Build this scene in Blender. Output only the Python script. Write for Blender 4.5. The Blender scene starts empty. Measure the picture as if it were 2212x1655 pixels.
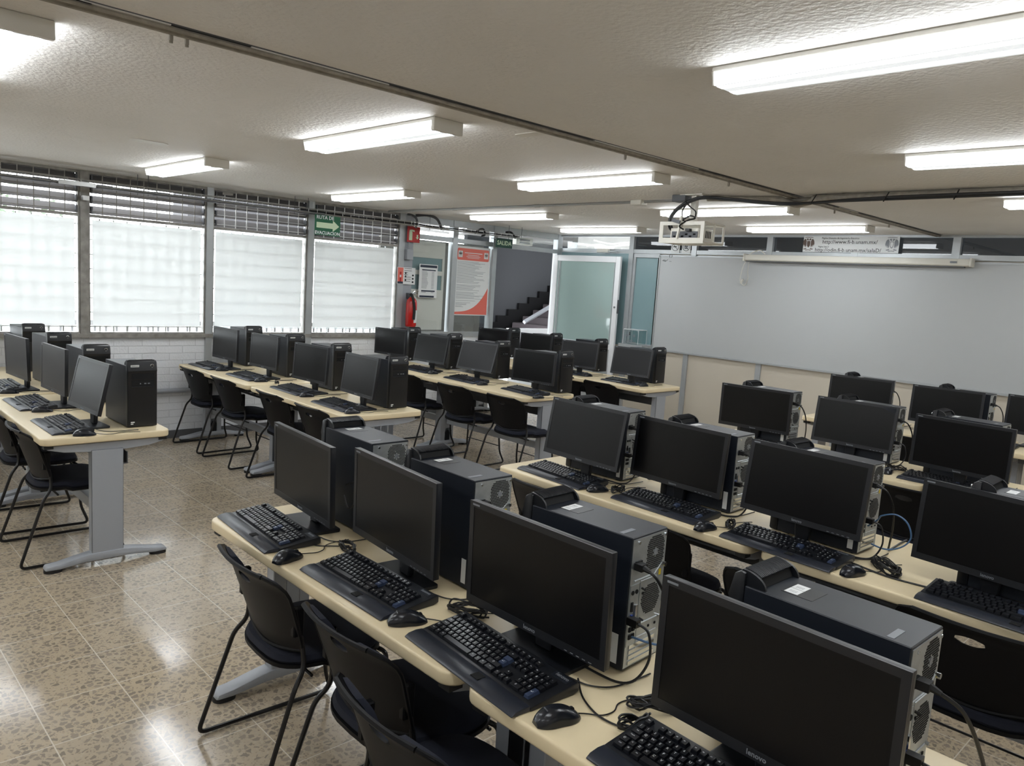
import bpy, bmesh, math, random
from mathutils import Vector, Matrix
PI = math.pi
SC = bpy.context.scene
COL = SC.collection
random.seed(7)
# ------------------------------------------------------------------ camera, world, exposure
YAW, PITCH, ROLL, FPX, CZ = .7984, -.1295, .0656, 1652.5, 1.728
cy, sy, cp, sp, cr, sr = math.cos(YAW), math.sin(YAW), math.cos(PITCH), math.sin(PITCH), math.cos(ROLL), math.sin(ROLL)
fw = Vector((-sy*cp, cy*cp, sp)); rt = Vector((cy, sy, 0)); up = rt.cross(fw)
r2 = cr*rt + sr*up; u2 = -sr*rt + cr*up
cam_d = bpy.data.cameras.new('camera'); cam = bpy.data.objects.new('camera', cam_d); COL.objects.link(cam)
cam_d.sensor_fit = 'HORIZONTAL'; cam_d.sensor_width = 36; cam_d.lens = FPX/2212*36
cam_d.clip_start = .02; cam_d.clip_end = 200
m = Matrix.Identity(4)
for i in range(3):
    m[i][0], m[i][1], m[i][2] = r2[i], u2[i], -fw[i]
m[2][3] = CZ
cam.matrix_world = m
SC.camera = cam
LAMP = 14.0           # strength of the fluorescent lenses
SKY = 4.0
w = bpy.data.worlds.new('world'); SC.world = w; w.use_nodes = True
bg = w.node_tree.nodes['Background']; bg.inputs[0].default_value = (.93, .965, 1, 1); bg.inputs[1].default_value = SKY
SC.view_settings.view_transform = 'Standard'; SC.view_settings.look = 'None'
SC.view_settings.gamma = 1; SC.view_settings.exposure = 1.75
try: SC.view_settings.use_curve_mapping = False
except Exception: pass

# ------------------------------------------------------------------ materials
def srgb(r, g, b):
    f = lambda c: (c/255/12.92) if c/255 <= .04045 else ((c/255+.055)/1.055)**2.4
    return (f(r), f(g), f(b), 1)
def mat(name, col, rough=.5, metal=0, bump=None, spec=.5, coat=0, noise=None, alpha=None):
    """bump=(scale,strength,distance); noise=(scale, amount) slight value variation of the thing itself"""
    M = bpy.data.materials.new(name); M.use_nodes = True
    nt = M.node_tree; b = nt.nodes['Principled BSDF']
    b.inputs['Base Color'].default_value = col; b.inputs['Roughness'].default_value = rough
    b.inputs['Metallic'].default_value = metal; b.inputs['Specular IOR Level'].default_value = spec
    b.inputs['Coat Weight'].default_value = coat; b.inputs['Coat Roughness'].default_value = .15
    tc = nt.nodes.new('ShaderNodeTexCoord')
    if noise:
        n = nt.nodes.new('ShaderNodeTexNoise'); n.inputs['Scale'].default_value = noise[0]; n.inputs['Detail'].default_value = 5
        r = nt.nodes.new('ShaderNodeValToRGB')
        k = noise[1]
        r.color_ramp.elements[0].position = .3; r.color_ramp.elements[1].position = .7
        r.color_ramp.elements[0].color = tuple(c*(1-k) for c in col[:3])+(1,)
        r.color_ramp.elements[1].color = tuple(min(1, c*(1+k)) for c in col[:3])+(1,)
        nt.links.new(tc.outputs['Object'], n.inputs['Vector']); nt.links.new(n.outputs[0], r.inputs[0]); nt.links.new(r.outputs[0], b.inputs['Base Color'])
    if bump:
        n2 = nt.nodes.new('ShaderNodeTexNoise'); n2.inputs['Scale'].default_value = bump[0]; n2.inputs['Detail'].default_value = 4
        bp = nt.nodes.new('ShaderNodeBump'); bp.inputs['Strength'].default_value = bump[1]; bp.inputs['Distance'].default_value = bump[2]
        nt.links.new(tc.outputs['Object'], n2.inputs['Vector']); nt.links.new(n2.outputs[0], bp.inputs['Height']); nt.links.new(bp.outputs[0], b.inputs['Normal'])
    return M
MT = {}
MT['black'] = mat('black_plastic', srgb(19, 21, 26), .4, bump=(900, .15, .0004))
MT['bezel'] = mat('dark_grey_plastic', srgb(25, 27, 32), .36, bump=(1200, .12, .0003))
MT['screen'] = mat('dark_screen', srgb(9, 9, 11), .3, spec=.3)
MT['case'] = mat('dark_painted_steel', srgb(23, 28, 37), .44, bump=(1500, .1, .0002), spec=.5)
MT['key'] = mat('key_plastic', srgb(17, 19, 25), .36)
MT['bluekey'] = mat('blue_key_plastic', srgb(50, 62, 88), .45)
MT['palm'] = mat('palm_rest_plastic', srgb(38, 42, 52), .34, bump=(2000, .1, .0002))
MT['mouse'] = mat('mouse_plastic', srgb(24, 27, 34), .24)
MT['zinc'] = mat('galvanized_steel', srgb(176, 182, 186), .38, metal=.75, noise=(60, .08))
MT['chrome'] = mat('chrome', srgb(210, 212, 214), .15, metal=1)
MT['hole'] = mat('dark_opening', srgb(10, 11, 13), .9)
MT['white'] = mat('white_print', srgb(225, 228, 230), .6)
MT['greyprint'] = mat('grey_print', srgb(120, 124, 130), .5)
MT['paper'] = mat('white_label', srgb(222, 224, 224), .55)
MT['yellow'] = mat('yellow_sticker', srgb(214, 188, 40), .55)
MT['desk'] = mat('tan_laminate', srgb(226, 209, 173), .34, noise=(3.5, .03), bump=(350, .05, .0003))
MT['deskedge'] = mat('tan_edge_band', srgb(206, 187, 147), .38, noise=(6, .05))
MT['grey'] = mat('grey_painted_steel', srgb(156, 160, 166), .4, bump=(500, .1, .0003))
MT['darkgrey'] = mat('dark_grey_steel', srgb(84, 86, 90), .45)
MT['shell'] = mat('chair_shell_plastic', srgb(18, 18, 20), .46, bump=(700, .12, .0004), spec=.14)
MT['fabric'] = mat('navy_black_fabric', srgb(20, 24, 38), .95, bump=(900, .5, .001))
MT['rod'] = mat('black_rod', srgb(24, 23, 24), .3, metal=.2)
MT['rubber'] = mat('black_rubber', srgb(22, 22, 23), .6)
MT['cable'] = mat('black_cable', srgb(16, 16, 18), .45)
MT['bluecable'] = mat('blue_cable', srgb(82, 118, 160), .45)
MT['vga'] = mat('blue_connector', srgb(40, 62, 130), .5)
MT['alu'] = mat('aluminium_frame', srgb(176, 180, 182), .38, metal=.35, noise=(8, .05))
MT['oldalu'] = mat('worn_aluminium', srgb(146, 143, 138), .5, metal=.25, noise=(14, .28))
MT['whiteframe'] = mat('white_enamel', srgb(228, 230, 232), .3)
MT['conduit'] = mat('painted_conduit', srgb(150, 144, 134), .5, noise=(25, .22))
MT['galvpipe'] = mat('galvanized_pipe', srgb(170, 170, 168), .35, metal=.6)
MT['lampbody'] = mat('lamp_housing', srgb(226, 224, 218), .45)
MT['brownwall'] = mat('beige_panel', srgb(198, 190, 175), .55, noise=(2, .02))
MT['whiteboard'] = mat('whiteboard_enamel', srgb(182, 185, 186), .32, spec=.4, noise=(1.2, .015))
MT['cream'] = mat('cream_plastic', srgb(218, 215, 205), .4)
MT['red'] = mat('red_enamel', srgb(196, 30, 26), .25, coat=.5)
MT['signred'] = mat('sign_red', srgb(176, 32, 30), .45)
MT['signgreen'] = mat('sign_green', srgb(14, 88, 58), .45)
MT['dkgreen'] = mat('sign_dark_green', srgb(16, 64, 50), .45)
MT['lum'] = mat('pale_green_print', srgb(200, 218, 186), .5)
MT['navy'] = mat('navy_print', srgb(34, 44, 62), .5)
MT['text'] = mat('black_print', srgb(30, 32, 34), .5)
MT['salmon'] = mat('salmon_print', srgb(222, 112, 98), .5)
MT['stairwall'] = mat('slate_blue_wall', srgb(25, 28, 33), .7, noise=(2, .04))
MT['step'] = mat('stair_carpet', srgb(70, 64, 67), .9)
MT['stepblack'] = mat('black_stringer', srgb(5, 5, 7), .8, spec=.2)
MT['base'] = mat('grey_baseboard', srgb(92, 93, 95), .5)
MT['wall'] = mat('plain_wall', srgb(226, 222, 214), .7)
MT['outer'] = mat('grey_concrete', srgb(140, 138, 136), .8, noise=(4, .1))
MT['shade'] = mat('shaded_concrete', srgb(44, 44, 46), .8)  # dark base colour stands in for the shade on the outside overhang
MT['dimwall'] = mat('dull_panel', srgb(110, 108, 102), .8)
MT['blade'] = mat('grey_louvre', srgb(122, 120, 120), .35, noise=(9, .05))
MT['foliage'] = mat('leaf', srgb(90, 104, 84), .7)
def nodes_mat(name):
    M = bpy.data.materials.new(name); M.use_nodes = True
    nt = M.node_tree; return M, nt, nt.nodes['Principled BSDF'], nt.nodes, nt.links
# terrazzo floor: square tiles with pale joints
M, nt, b, N, Lk = nodes_mat('terrazzo_tiles')
geo = N.new('ShaderNodeNewGeometry'); sep = N.new('ShaderNodeSeparateXYZ'); Lk.new(geo.outputs['Position'], sep.inputs[0])
def mth(op, a, b_=None, c=None):
    n = N.new('ShaderNodeMath'); n.operation = op
    for i, v in enumerate((a, b_, c)):
        if v is None: continue
        if isinstance(v, (int, float)): n.inputs[i].default_value = v
        else: Lk.new(v, n.inputs[i])
    return n.outputs[0]
def joint(o, off, pitch):
    t = mth('DIVIDE', mth('SUBTRACT', o, off), pitch); fr = mth('FRACT', t)
    d = mth('MINIMUM', fr, mth('SUBTRACT', 1, fr)); return mth('LESS_THAN', mth('MULTIPLY', d, pitch), .0022), mth('FLOOR', t)
gx, ix = joint(sep.outputs[0], -4.401, .306); gy, iy = joint(sep.outputs[1], .9566, .3058)
grout = mth('MAXIMUM', gx, gy)
comb = N.new('ShaderNodeCombineXYZ'); Lk.new(ix, comb.inputs[0]); Lk.new(iy, comb.inputs[1])
wn = N.new('ShaderNodeTexWhiteNoise'); wn.noise_dimensions = '3D'; Lk.new(comb.outputs[0], wn.inputs['Vector'])
off = N.new('ShaderNodeVectorMath'); off.operation = 'MULTIPLY_ADD'; Lk.new(wn.outputs['Color'], off.inputs[0]); off.inputs[1].default_value = (7, 7, 7); Lk.new(geo.outputs['Position'], off.inputs[2])
noi = N.new('ShaderNodeTexNoise'); noi.inputs['Scale'].default_value = 60; Lk.new(off.outputs[0], noi.inputs['Vector'])
dv = N.new('ShaderNodeVectorMath'); dv.operation = 'MULTIPLY_ADD'; Lk.new(noi.outputs['Color'], dv.inputs[0]); dv.inputs[1].default_value = (.012, .012, .0); Lk.new(off.outputs[0], dv.inputs[2])
def chips(scale, lo, rnd=1.0):
    v = N.new('ShaderNodeTexVoronoi'); v.inputs['Scale'].default_value = scale; v.inputs['Randomness'].default_value = rnd; v.feature = 'F1'; v.voronoi_dimensions = '2D'
    Lk.new(dv.outputs[0], v.inputs['Vector']); sp_ = N.new('ShaderNodeSeparateColor'); Lk.new(v.outputs['Color'], sp_.inputs[0])
    e = N.new('ShaderNodeTexVoronoi'); e.feature = 'DISTANCE_TO_EDGE'; e.inputs['Scale'].default_value = scale; e.voronoi_dimensions = '2D'; Lk.new(dv.outputs[0], e.inputs['Vector'])
    thr = mth('MULTIPLY_ADD', sp_.outputs[0], .10, lo)
    return mth('MULTIPLY', mth('GREATER_THAN', e.outputs['Distance'], thr), mth('GREATER_THAN', sp_.outputs[1], .34)), sp_.outputs[2]
c1, v1 = chips(36, .14); c2, v2 = chips(95, .14)
def mix(f, a, b_):
    n = N.new('ShaderNodeMix'); n.data_type = 'RGBA'
    if isinstance(f, float): n.inputs[0].default_value = f
    else: Lk.new(f, n.inputs[0])
    for i, v in ((6, a), (7, b_)):
        if isinstance(v, tuple): n.inputs[i].default_value = v
        else: Lk.new(v, n.inputs[i])
    return n.outputs[2]
big = N.new('ShaderNodeTexNoise'); big.inputs['Scale'].default_value = 1.3; big.inputs['Detail'].default_value = 3; Lk.new(geo.outputs['Position'], big.inputs['Vector'])
tanc = mix(wn.outputs['Value'], srgb(186, 169, 143), srgb(177, 162, 140)); tanc = mix(mth('MULTIPLY', big.outputs[0], .5), tanc, srgb(170, 157, 140))
chipc = mix(v1, srgb(132, 121, 109), srgb(154, 143, 128)); chip2 = mix(v2, srgb(140, 128, 113), srgb(184, 171, 150))
colr = mix(c2, tanc, chip2); colr = mix(c1, colr, chipc); colr = mix(grout, colr, srgb(206, 196, 180))
Lk.new(colr, b.inputs['Base Color'])
rg = mth('MULTIPLY_ADD', big.outputs[0], .16, .05); Lk.new(rg, b.inputs['Roughness']); b.inputs['Specular IOR Level'].default_value = .55
bp = N.new('ShaderNodeBump'); bp.inputs['Strength'].default_value = .08; bp.inputs['Distance'].default_value = .002
bn = N.new('ShaderNodeTexNoise'); bn.inputs['Scale'].default_value = 9; Lk.new(geo.outputs['Position'], bn.inputs['Vector']); Lk.new(bn.outputs[0], bp.inputs['Height']); Lk.new(bp.outputs[0], b.inputs['Normal'])
MT['floor'] = M
# stucco ceiling
M, nt, b, N, Lk = nodes_mat('stucco_ceiling')
geo = N.new('ShaderNodeNewGeometry')
n1 = N.new('ShaderNodeTexNoise'); n1.inputs['Scale'].default_value = 75; n1.inputs['Detail'].default_value = 3; n1.inputs['Roughness'].default_value = .55
v1 = N.new('ShaderNodeTexVoronoi'); v1.inputs['Scale'].default_value = 55; v1.feature = 'SMOOTH_F1'
Lk.new(geo.outputs['Position'], n1.inputs['Vector']); Lk.new(geo.outputs['Position'], v1.inputs['Vector'])
ad = N.new('ShaderNodeMath'); ad.operation = 'MULTIPLY_ADD'; Lk.new(v1.outputs['Distance'], ad.inputs[0]); ad.inputs[1].default_value = -.9; Lk.new(n1.outputs[0], ad.inputs[2])
bp = N.new('ShaderNodeBump'); bp.inputs['Strength'].default_value = .55; bp.inputs['Distance'].default_value = .006; Lk.new(ad.outputs[0], bp.inputs['Height']); Lk.new(bp.outputs[0], b.inputs['Normal'])
n2 = N.new('ShaderNodeTexNoise'); n2.inputs['Scale'].default_value = .8; n2.inputs['Detail'].default_value = 6; Lk.new(geo.outputs['Position'], n2.inputs['Vector'])
rp = N.new('ShaderNodeValToRGB'); rp.color_ramp.elements[0].position = .3; rp.color_ramp.elements[1].position = .7
rp.color_ramp.elements[0].color = srgb(228, 224, 219); rp.color_ramp.elements[1].color = srgb(238, 235, 231)
Lk.new(n2.outputs[0], rp.inputs[0]); Lk.new(rp.outputs[0], b.inputs['Base Color']); b.inputs['Roughness'].default_value = .62
MT['ceiling'] = M
# painted brick
M, nt, b, N, Lk = nodes_mat('white_painted_brick')
geo = N.new('ShaderNodeNewGeometry'); sep = N.new('ShaderNodeSeparateXYZ'); cb = N.new('ShaderNodeCombineXYZ')
Lk.new(geo.outputs['Position'], sep.inputs[0]); Lk.new(sep.outputs[1], cb.inputs[0]); Lk.new(sep.outputs[2], cb.inputs[1])
br = N.new('ShaderNodeTexBrick'); br.inputs['Scale'].default_value = 1; br.inputs['Brick Width'].default_value = .25; br.inputs['Row Height'].default_value = .07
br.inputs['Mortar Size'].default_value = .005; br.inputs['Mortar Smooth'].default_value = .6; br.inputs['Color1'].default_value = srgb(232, 234, 238); br.inputs['Color2'].default_value = srgb(226, 228, 232); br.inputs['Mortar'].default_value = srgb(214, 216, 220)
Lk.new(cb.outputs[0], br.inputs['Vector']); Lk.new(br.outputs['Color'], b.inputs['Base Color'])
nn = N.new('ShaderNodeTexNoise'); nn.inputs['Scale'].default_value = 55; Lk.new(geo.outputs['Position'], nn.inputs['Vector'])
ad = N.new('ShaderNodeMath'); ad.operation = 'MULTIPLY_ADD'; Lk.new(br.outputs['Fac'], ad.inputs[0]); ad.inputs[1].default_value = -1.6; Lk.new(nn.outputs[0], ad.inputs[2])
bp = N.new('ShaderNodeBump'); bp.inputs['Strength'].default_value = .5; bp.inputs['Distance'].default_value = .006; Lk.new(ad.outputs[0], bp.inputs['Height']); Lk.new(bp.outputs[0], b.inputs['Normal'])
b.inputs['Roughness'].default_value = .5
MT['brick'] = M
# fluorescent lens: prismatic acrylic with two brighter tube bands
def lens_mat(name, strength, gap):
    M, nt, b, N, Lk = nodes_mat(name)
    tc = N.new('ShaderNodeTexCoord'); sp_ = N.new('ShaderNodeSeparateXYZ'); Lk.new(tc.outputs['Object'], sp_.inputs[0])
    a = N.new('ShaderNodeMath'); a.operation = 'ABSOLUTE'; Lk.new(sp_.outputs[1], a.inputs[0])
    s = N.new('ShaderNodeMath'); s.operation = 'SUBTRACT'; Lk.new(a.outputs[0], s.inputs[0]); s.inputs[1].default_value = .040
    a2 = N.new('ShaderNodeMath'); a2.operation = 'ABSOLUTE'; Lk.new(s.outputs[0], a2.inputs[0])
    mr = N.new('ShaderNodeMapRange'); mr.interpolation_type = 'SMOOTHSTEP'; Lk.new(a2.outputs[0], mr.inputs[0])
    mr.inputs[1].default_value = .003; mr.inputs[2].default_value = .021; mr.inputs[3].default_value = strength; mr.inputs[4].default_value = strength*gap
    b.inputs['Emission Color'].default_value = (.92, .965, 1, 1); gn = N.new('ShaderNodeNewGeometry'); tn = N.new('ShaderNodeSeparateXYZ'); Lk.new(gn.outputs['Normal'], tn.inputs[0])
    av = N.new('ShaderNodeMath'); av.operation = 'GREATER_THAN'; Lk.new(tn.outputs[2], av.inputs[0]); av.inputs[1].default_value = -.7
    sd = N.new('ShaderNodeMath'); sd.operation = 'MULTIPLY_ADD'; Lk.new(av.outputs[0], sd.inputs[0]); sd.inputs[1].default_value = strength*.30; Lk.new(mr.outputs[0], sd.inputs[2])
    Lk.new(sd.outputs[0], b.inputs['Emission Strength'])
    b.inputs['Base Color'].default_value = (.8, .82, .84, 1); b.inputs['Roughness'].default_value = .3
    return M
MT['lens'] = lens_mat('prismatic_lens', LAMP, .016)
# window film (frosted, lets light through)
def film_mat(name, col, tr):
    M = bpy.data.materials.new(name); M.use_nodes = True; nt = M.node_tree; N = nt.nodes; Lk = nt.links
    N.remove(N['Principled BSDF']); out = N['Material Output']
    d = N.new('ShaderNodeBsdfDiffuse'); t = N.new('ShaderNodeBsdfTranslucent'); mx = N.new('ShaderNodeMixShader')
    d.inputs[0].default_value = col; t.inputs[0].default_value = col; mx.inputs[0].default_value = tr
    Lk.new(d.outputs[0], mx.inputs[1]); Lk.new(t.outputs[0], mx.inputs[2]); Lk.new(mx.outputs[0], out.inputs[0]); return M
MT['film'] = film_mat('frosted_film', (.81, .815, .81, 1), .40)
def glass_mat(name, tint, refl, rough=.02):
    M = bpy.data.materials.new(name); M.use_nodes = True; nt = M.node_tree; N = nt.nodes; Lk = nt.links
    N.remove(N['Principled BSDF']); out = N['Material Output']
    t = N.new('ShaderNodeBsdfTransparent'); t.inputs[0].default_value = tint; g = N.new('ShaderNodeBsdfGlossy'); g.inputs['Roughness'].default_value = rough
    f = N.new('ShaderNodeLayerWeight'); f.inputs[0].default_value = .5
    pw = N.new('ShaderNodeMath'); pw.operation = 'POWER'; Lk.new(f.outputs['Facing'], pw.inputs[0]); pw.inputs[1].default_value = 4
    ma = N.new('ShaderNodeMath'); ma.operation = 'MULTIPLY_ADD'; Lk.new(pw.outputs[0], ma.inputs[0]); ma.inputs[1].default_value = .7; ma.inputs[2].default_value = refl*.2
    mx = N.new('ShaderNodeMixShader'); Lk.new(ma.outputs[0], mx.inputs[0]); Lk.new(t.outputs[0], mx.inputs[1]); Lk.new(g.outputs[0], mx.inputs[2]); Lk.new(mx.outputs[0], out.inputs[0]); return M
MT['glass'] = glass_mat('clear_glass', (.95, .97, .97, 1), .25)
MT['acrylic'] = glass_mat('clear_acrylic', (.93, .97, .97, 1), .5)
MT['darkglass'] = glass_mat('tinted_glass', (.16, .17, .18, 1), .25)
MT['frost'] = mat('frosted_green_glass', srgb(158, 180, 176), .05, spec=.9)
MT['frost2'] = mat('sea_green_glass', srgb(128, 154, 158), .25, spec=.5)

# ------------------------------------------------------------------ mesh helpers
class MB:
    def __init__(s): s.v = []; s.f = []
    def add(s, vs, fs):
        o = len(s.v); s.v += [tuple(v) for v in vs]; s.f += [tuple(i+o for i in f) for f in fs]; return s
    def box(s, x0, x1, y0, y1, z0, z1, M=None):
        vs = [Vector((x, y, z)) for z in (z0, z1) for y in (y0, y1) for x in (x0, x1)]
        if M: vs = [M @ v for v in vs]
        return s.add(vs, [(0, 2, 3, 1), (4, 5, 7, 6), (0, 1, 5, 4), (2, 6, 7, 3), (0, 4, 6, 2), (1, 3, 7, 5)])
    def prism(s, pts, z0, z1, axis='z', M=None):
        n = len(pts)
        def P(a, b_, c): return {'z': Vector((a, b_, c)), 'y': Vector((a, c, b_)), 'x': Vector((c, a, b_))}[axis]
        vs = [P(a, b_, z0) for a, b_ in pts]+[P(a, b_, z1) for a, b_ in pts]
        if M: vs = [M @ v for v in vs]
        return s.add(vs, [tuple(range(n))[::-1], tuple(range(n, 2*n))]+[(i, (i+1) % n, n+(i+1) % n, n+i) for i in range(n)])
    def tube(s, pts, r, seg=8, closed=False, rs=None):
        pts = [Vector(p) for p in pts]; n = len(pts); rings = []
        prev = None
        for i, p in enumerate(pts):
            if closed: t = pts[(i+1) % n]-pts[i-1]
            else: t = pts[min(i+1, n-1)]-pts[max(i-1, 0)]
            t = t.normalized() if t.length > 1e-9 else Vector((0, 0, 1))
            if prev is None:
                a = Vector((0, 0, 1)) if abs(t.z) < .9 else Vector((1, 0, 0)); u = t.cross(a).normalized()
            else:
                u = prev-t*prev.dot(t); u = u.normalized() if u.length > 1e-6 else t.orthogonal().normalized()
            prev = u; v = t.cross(u); rr = rs[i] if rs else r
            rings.append([p+(u*math.cos(2*PI*k/seg)+v*math.sin(2*PI*k/seg))*rr for k in range(seg)])
        vs = [q for R in rings for q in R]; fs = []
        for i in range(n if closed else n-1):
            j = (i+1) % n
            fs += [(i*seg+k, i*seg+(k+1) % seg, j*seg+(k+1) % seg, j*seg+k) for k in range(seg)]
        if not closed: fs += [tuple(range(seg))[::-1], tuple((n-1)*seg+k for k in range(seg))]
        return s.add(vs, fs)
    def cyl(s, p, q, r, seg=12, r2_=None): return s.tube([p, q], r, seg, rs=[r, r if r2_ is None else r2_])
    def lathe(s, prof, seg=20, M=None):
        vs = []; n = len(prof)
        for k in range(seg):
            a = 2*PI*k/seg
            for r, z in prof: vs.append(Vector((r*math.cos(a), r*math.sin(a), z)))
        if M: vs = [M @ v for v in vs]
        fs = [(k*n+i, ((k+1) % seg)*n+i, ((k+1) % seg)*n+i+1, k*n+i+1) for k in range(seg) for i in range(n-1)]
        return s.add(vs, fs)
    def grid(s, fn, nu, nv, skip=None):
        vs = [fn(i/nu, j/nv) for j in range(nv+1) for i in range(nu+1)]
        fs = [(j*(nu+1)+i, j*(nu+1)+i+1, (j+1)*(nu+1)+i+1, (j+1)*(nu+1)+i) for j in range(nv) for i in range(nu) if not (skip and skip(i, j))]
        return s.add(vs, fs)
    def mesh(s, name='m', smooth=True, bevel=None, merge=False, xf=None):
        me = bpy.data.meshes.new(name); me.from_pydata(s.v, [], s.f)
        bm = bmesh.new(); bm.from_mesh(me)
        if merge: bmesh.ops.remove_doubles(bm, verts=bm.verts, dist=1e-5)
        bmesh.ops.recalc_face_normals(bm, faces=bm.faces)
        if bevel:
            es = [e for e in bm.edges if len(e.link_faces) == 2 and e.calc_face_angle(0) > .6]
            bmesh.ops.bevel(bm, geom=es, offset=bevel[0], segments=bevel[1], affect='EDGES', profile=.5, clamp_overlap=True)
        if xf: bmesh.ops.transform(bm, matrix=xf, verts=bm.verts)
        if smooth:
            for f in bm.faces: f.smooth = True
            for e in bm.edges:
                if len(e.link_faces) == 2 and e.calc_face_angle(0) > .55: e.smooth = False
        bm.to_mesh(me); bm.free(); return me
def put(name, me, m, parent=None, loc=(0, 0, 0), rot=(0, 0, 0), label=None):
    if isinstance(me, MB): me = me.mesh(name)
    o = bpy.data.objects.new(name, me); COL.objects.link(o); o.location = loc; o.rotation_euler = rot
    if m is not None and not me.materials: me.materials.append(MT[m] if isinstance(m, str) else m)
    if parent: o.parent = parent
    if label: o['label'] = label
    return o
def empty(name, loc, rz=0):
    o = bpy.data.objects.new(name, None); COL.objects.link(o); o.location = loc; o.rotation_euler = (0, 0, rz); o.empty_display_size = .1; return o
def tag(o, label, cat, group=None):
    o['label'] = label; o['category'] = cat
    if group: o['group'] = group
    return o
def struct(name, me, m, **k):
    o = put(name, me, m, **k); o['kind'] = 'structure'; return o
def kids(o): return [c for c in bpy.data.objects if c.parent == o]
KIDS = {}
def copy_tree(o, parent=None):
    if o.name not in KIDS: KIDS[o.name] = kids(o)
    c = o.copy(); COL.objects.link(c); c.parent = parent
    for ch in KIDS[o.name]: copy_tree(ch, c)
    return c
def rr_poly(w_, d, r, seg=5, cx=0, cy_=0):
    pts = []
    for sx, sy_, a0 in ((1, 1, 0), (-1, 1, PI/2), (-1, -1, PI), (1, -1, 3*PI/2)):
        for k in range(seg+1):
            a = a0+k*PI/2/seg; pts.append((cx+sx*(w_/2-r)+r*math.cos(a), cy_+sy_*(d/2-r)+r*math.sin(a)))
    return pts
def smooth_path(pts, n=8):
    P = [Vector(p) for p in pts]; out = []
    for i in range(len(P)-1):
        p0, p1, p2, p3 = P[max(i-1, 0)], P[i], P[i+1], P[min(i+2, len(P)-1)]
        for k in range(n):
            t = k/n; out.append(.5*((2*p1)+(p2-p0)*t+(2*p0-5*p1+4*p2-p3)*t*t+(3*p1-p0-3*p2+p3)*t**3))
    out.append(P[-1]); return out
def fillet(pts, r, n=4):
    P = [Vector(p) for p in pts]; out = [P[0]]
    for i in range(1, len(P)-1):
        a = (P[i-1]-P[i]); b_ = (P[i+1]-P[i]); ra = min(r, a.length/2, b_.length/2)
        s_, e_ = P[i]+a.normalized()*ra, P[i]+b_.normalized()*ra
        for k in range(n+1):
            t = k/n; out.append(s_*(1-t)**2+P[i]*2*t*(1-t)+e_*t*t)
    out.append(P[-1]); return out
TXT = {}
def text_mesh(s, size, ext=.0004, align='CENTER', bold=False, squash=1):
    key = (s, size, ext, align, squash)
    if key in TXT: return TXT[key]
    cu = bpy.data.curves.new('t', 'FONT'); cu.body = s; cu.size = size; cu.extrude = ext; cu.align_x = align; cu.align_y = 'CENTER'; cu.resolution_u = 2
    if bold: cu.offset = size*.018
    o = bpy.data.objects.new('t', cu); COL.objects.link(o)
    dg = bpy.context.evaluated_depsgraph_get(); me = bpy.data.meshes.new_from_object(o.evaluated_get(dg)); me.materials.clear()
    if squash != 1: me.transform(Matrix.Diagonal((squash, 1, 1, 1)))
    bpy.data.objects.remove(o); bpy.data.curves.remove(cu); TXT[key] = me; return me
def mesh_join(parts):
    mb = MB()
    for me, M_ in parts:
        mb.add([M_ @ v.co for v in me.vertices], [tuple(p.vertices) for p in me.polygons])
    return mb
Tr = Matrix.Translation
def Rx(a): return Matrix.Rotation(a, 4, 'X')
def Ry(a): return Matrix.Rotation(a, 4, 'Y')
def Rz(a): return Matrix.Rotation(a, 4, 'Z')
FACE_Y = Rx(PI/2)            # text lying in xy -> standing, facing -y
FACE_X = Rz(PI/2) @ Rx(PI/2)  # text facing +x, reading along +y
# ================================================================== THE ROOM
XW, YW, H = -7.6, 8.22, 2.46
XR, YN = 3.3, -2.6
struct('floor', MB().box(-7.72, XR, YN, YW+.1, -.12, 0), 'floor')
struct('ceiling', MB().box(-7.72, XR, YN, YW+.1, H, H+.15), 'ceiling')
struct('wall_right', MB().box(XR, XR+.12, YN, YW+.1, 0, H), 'wall')
struct('wall_near', MB().box(-7.72, XR, YN-.12, YN, 0, H), 'wall')
struct('wall_left', MB().box(XW-.12, XW, YN, 6.93, 0, 1.0), 'brick')
struct('baseboard_left', MB().box(XW, XW+.012, YN, 6.93, 0, .078), 'base')
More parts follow.
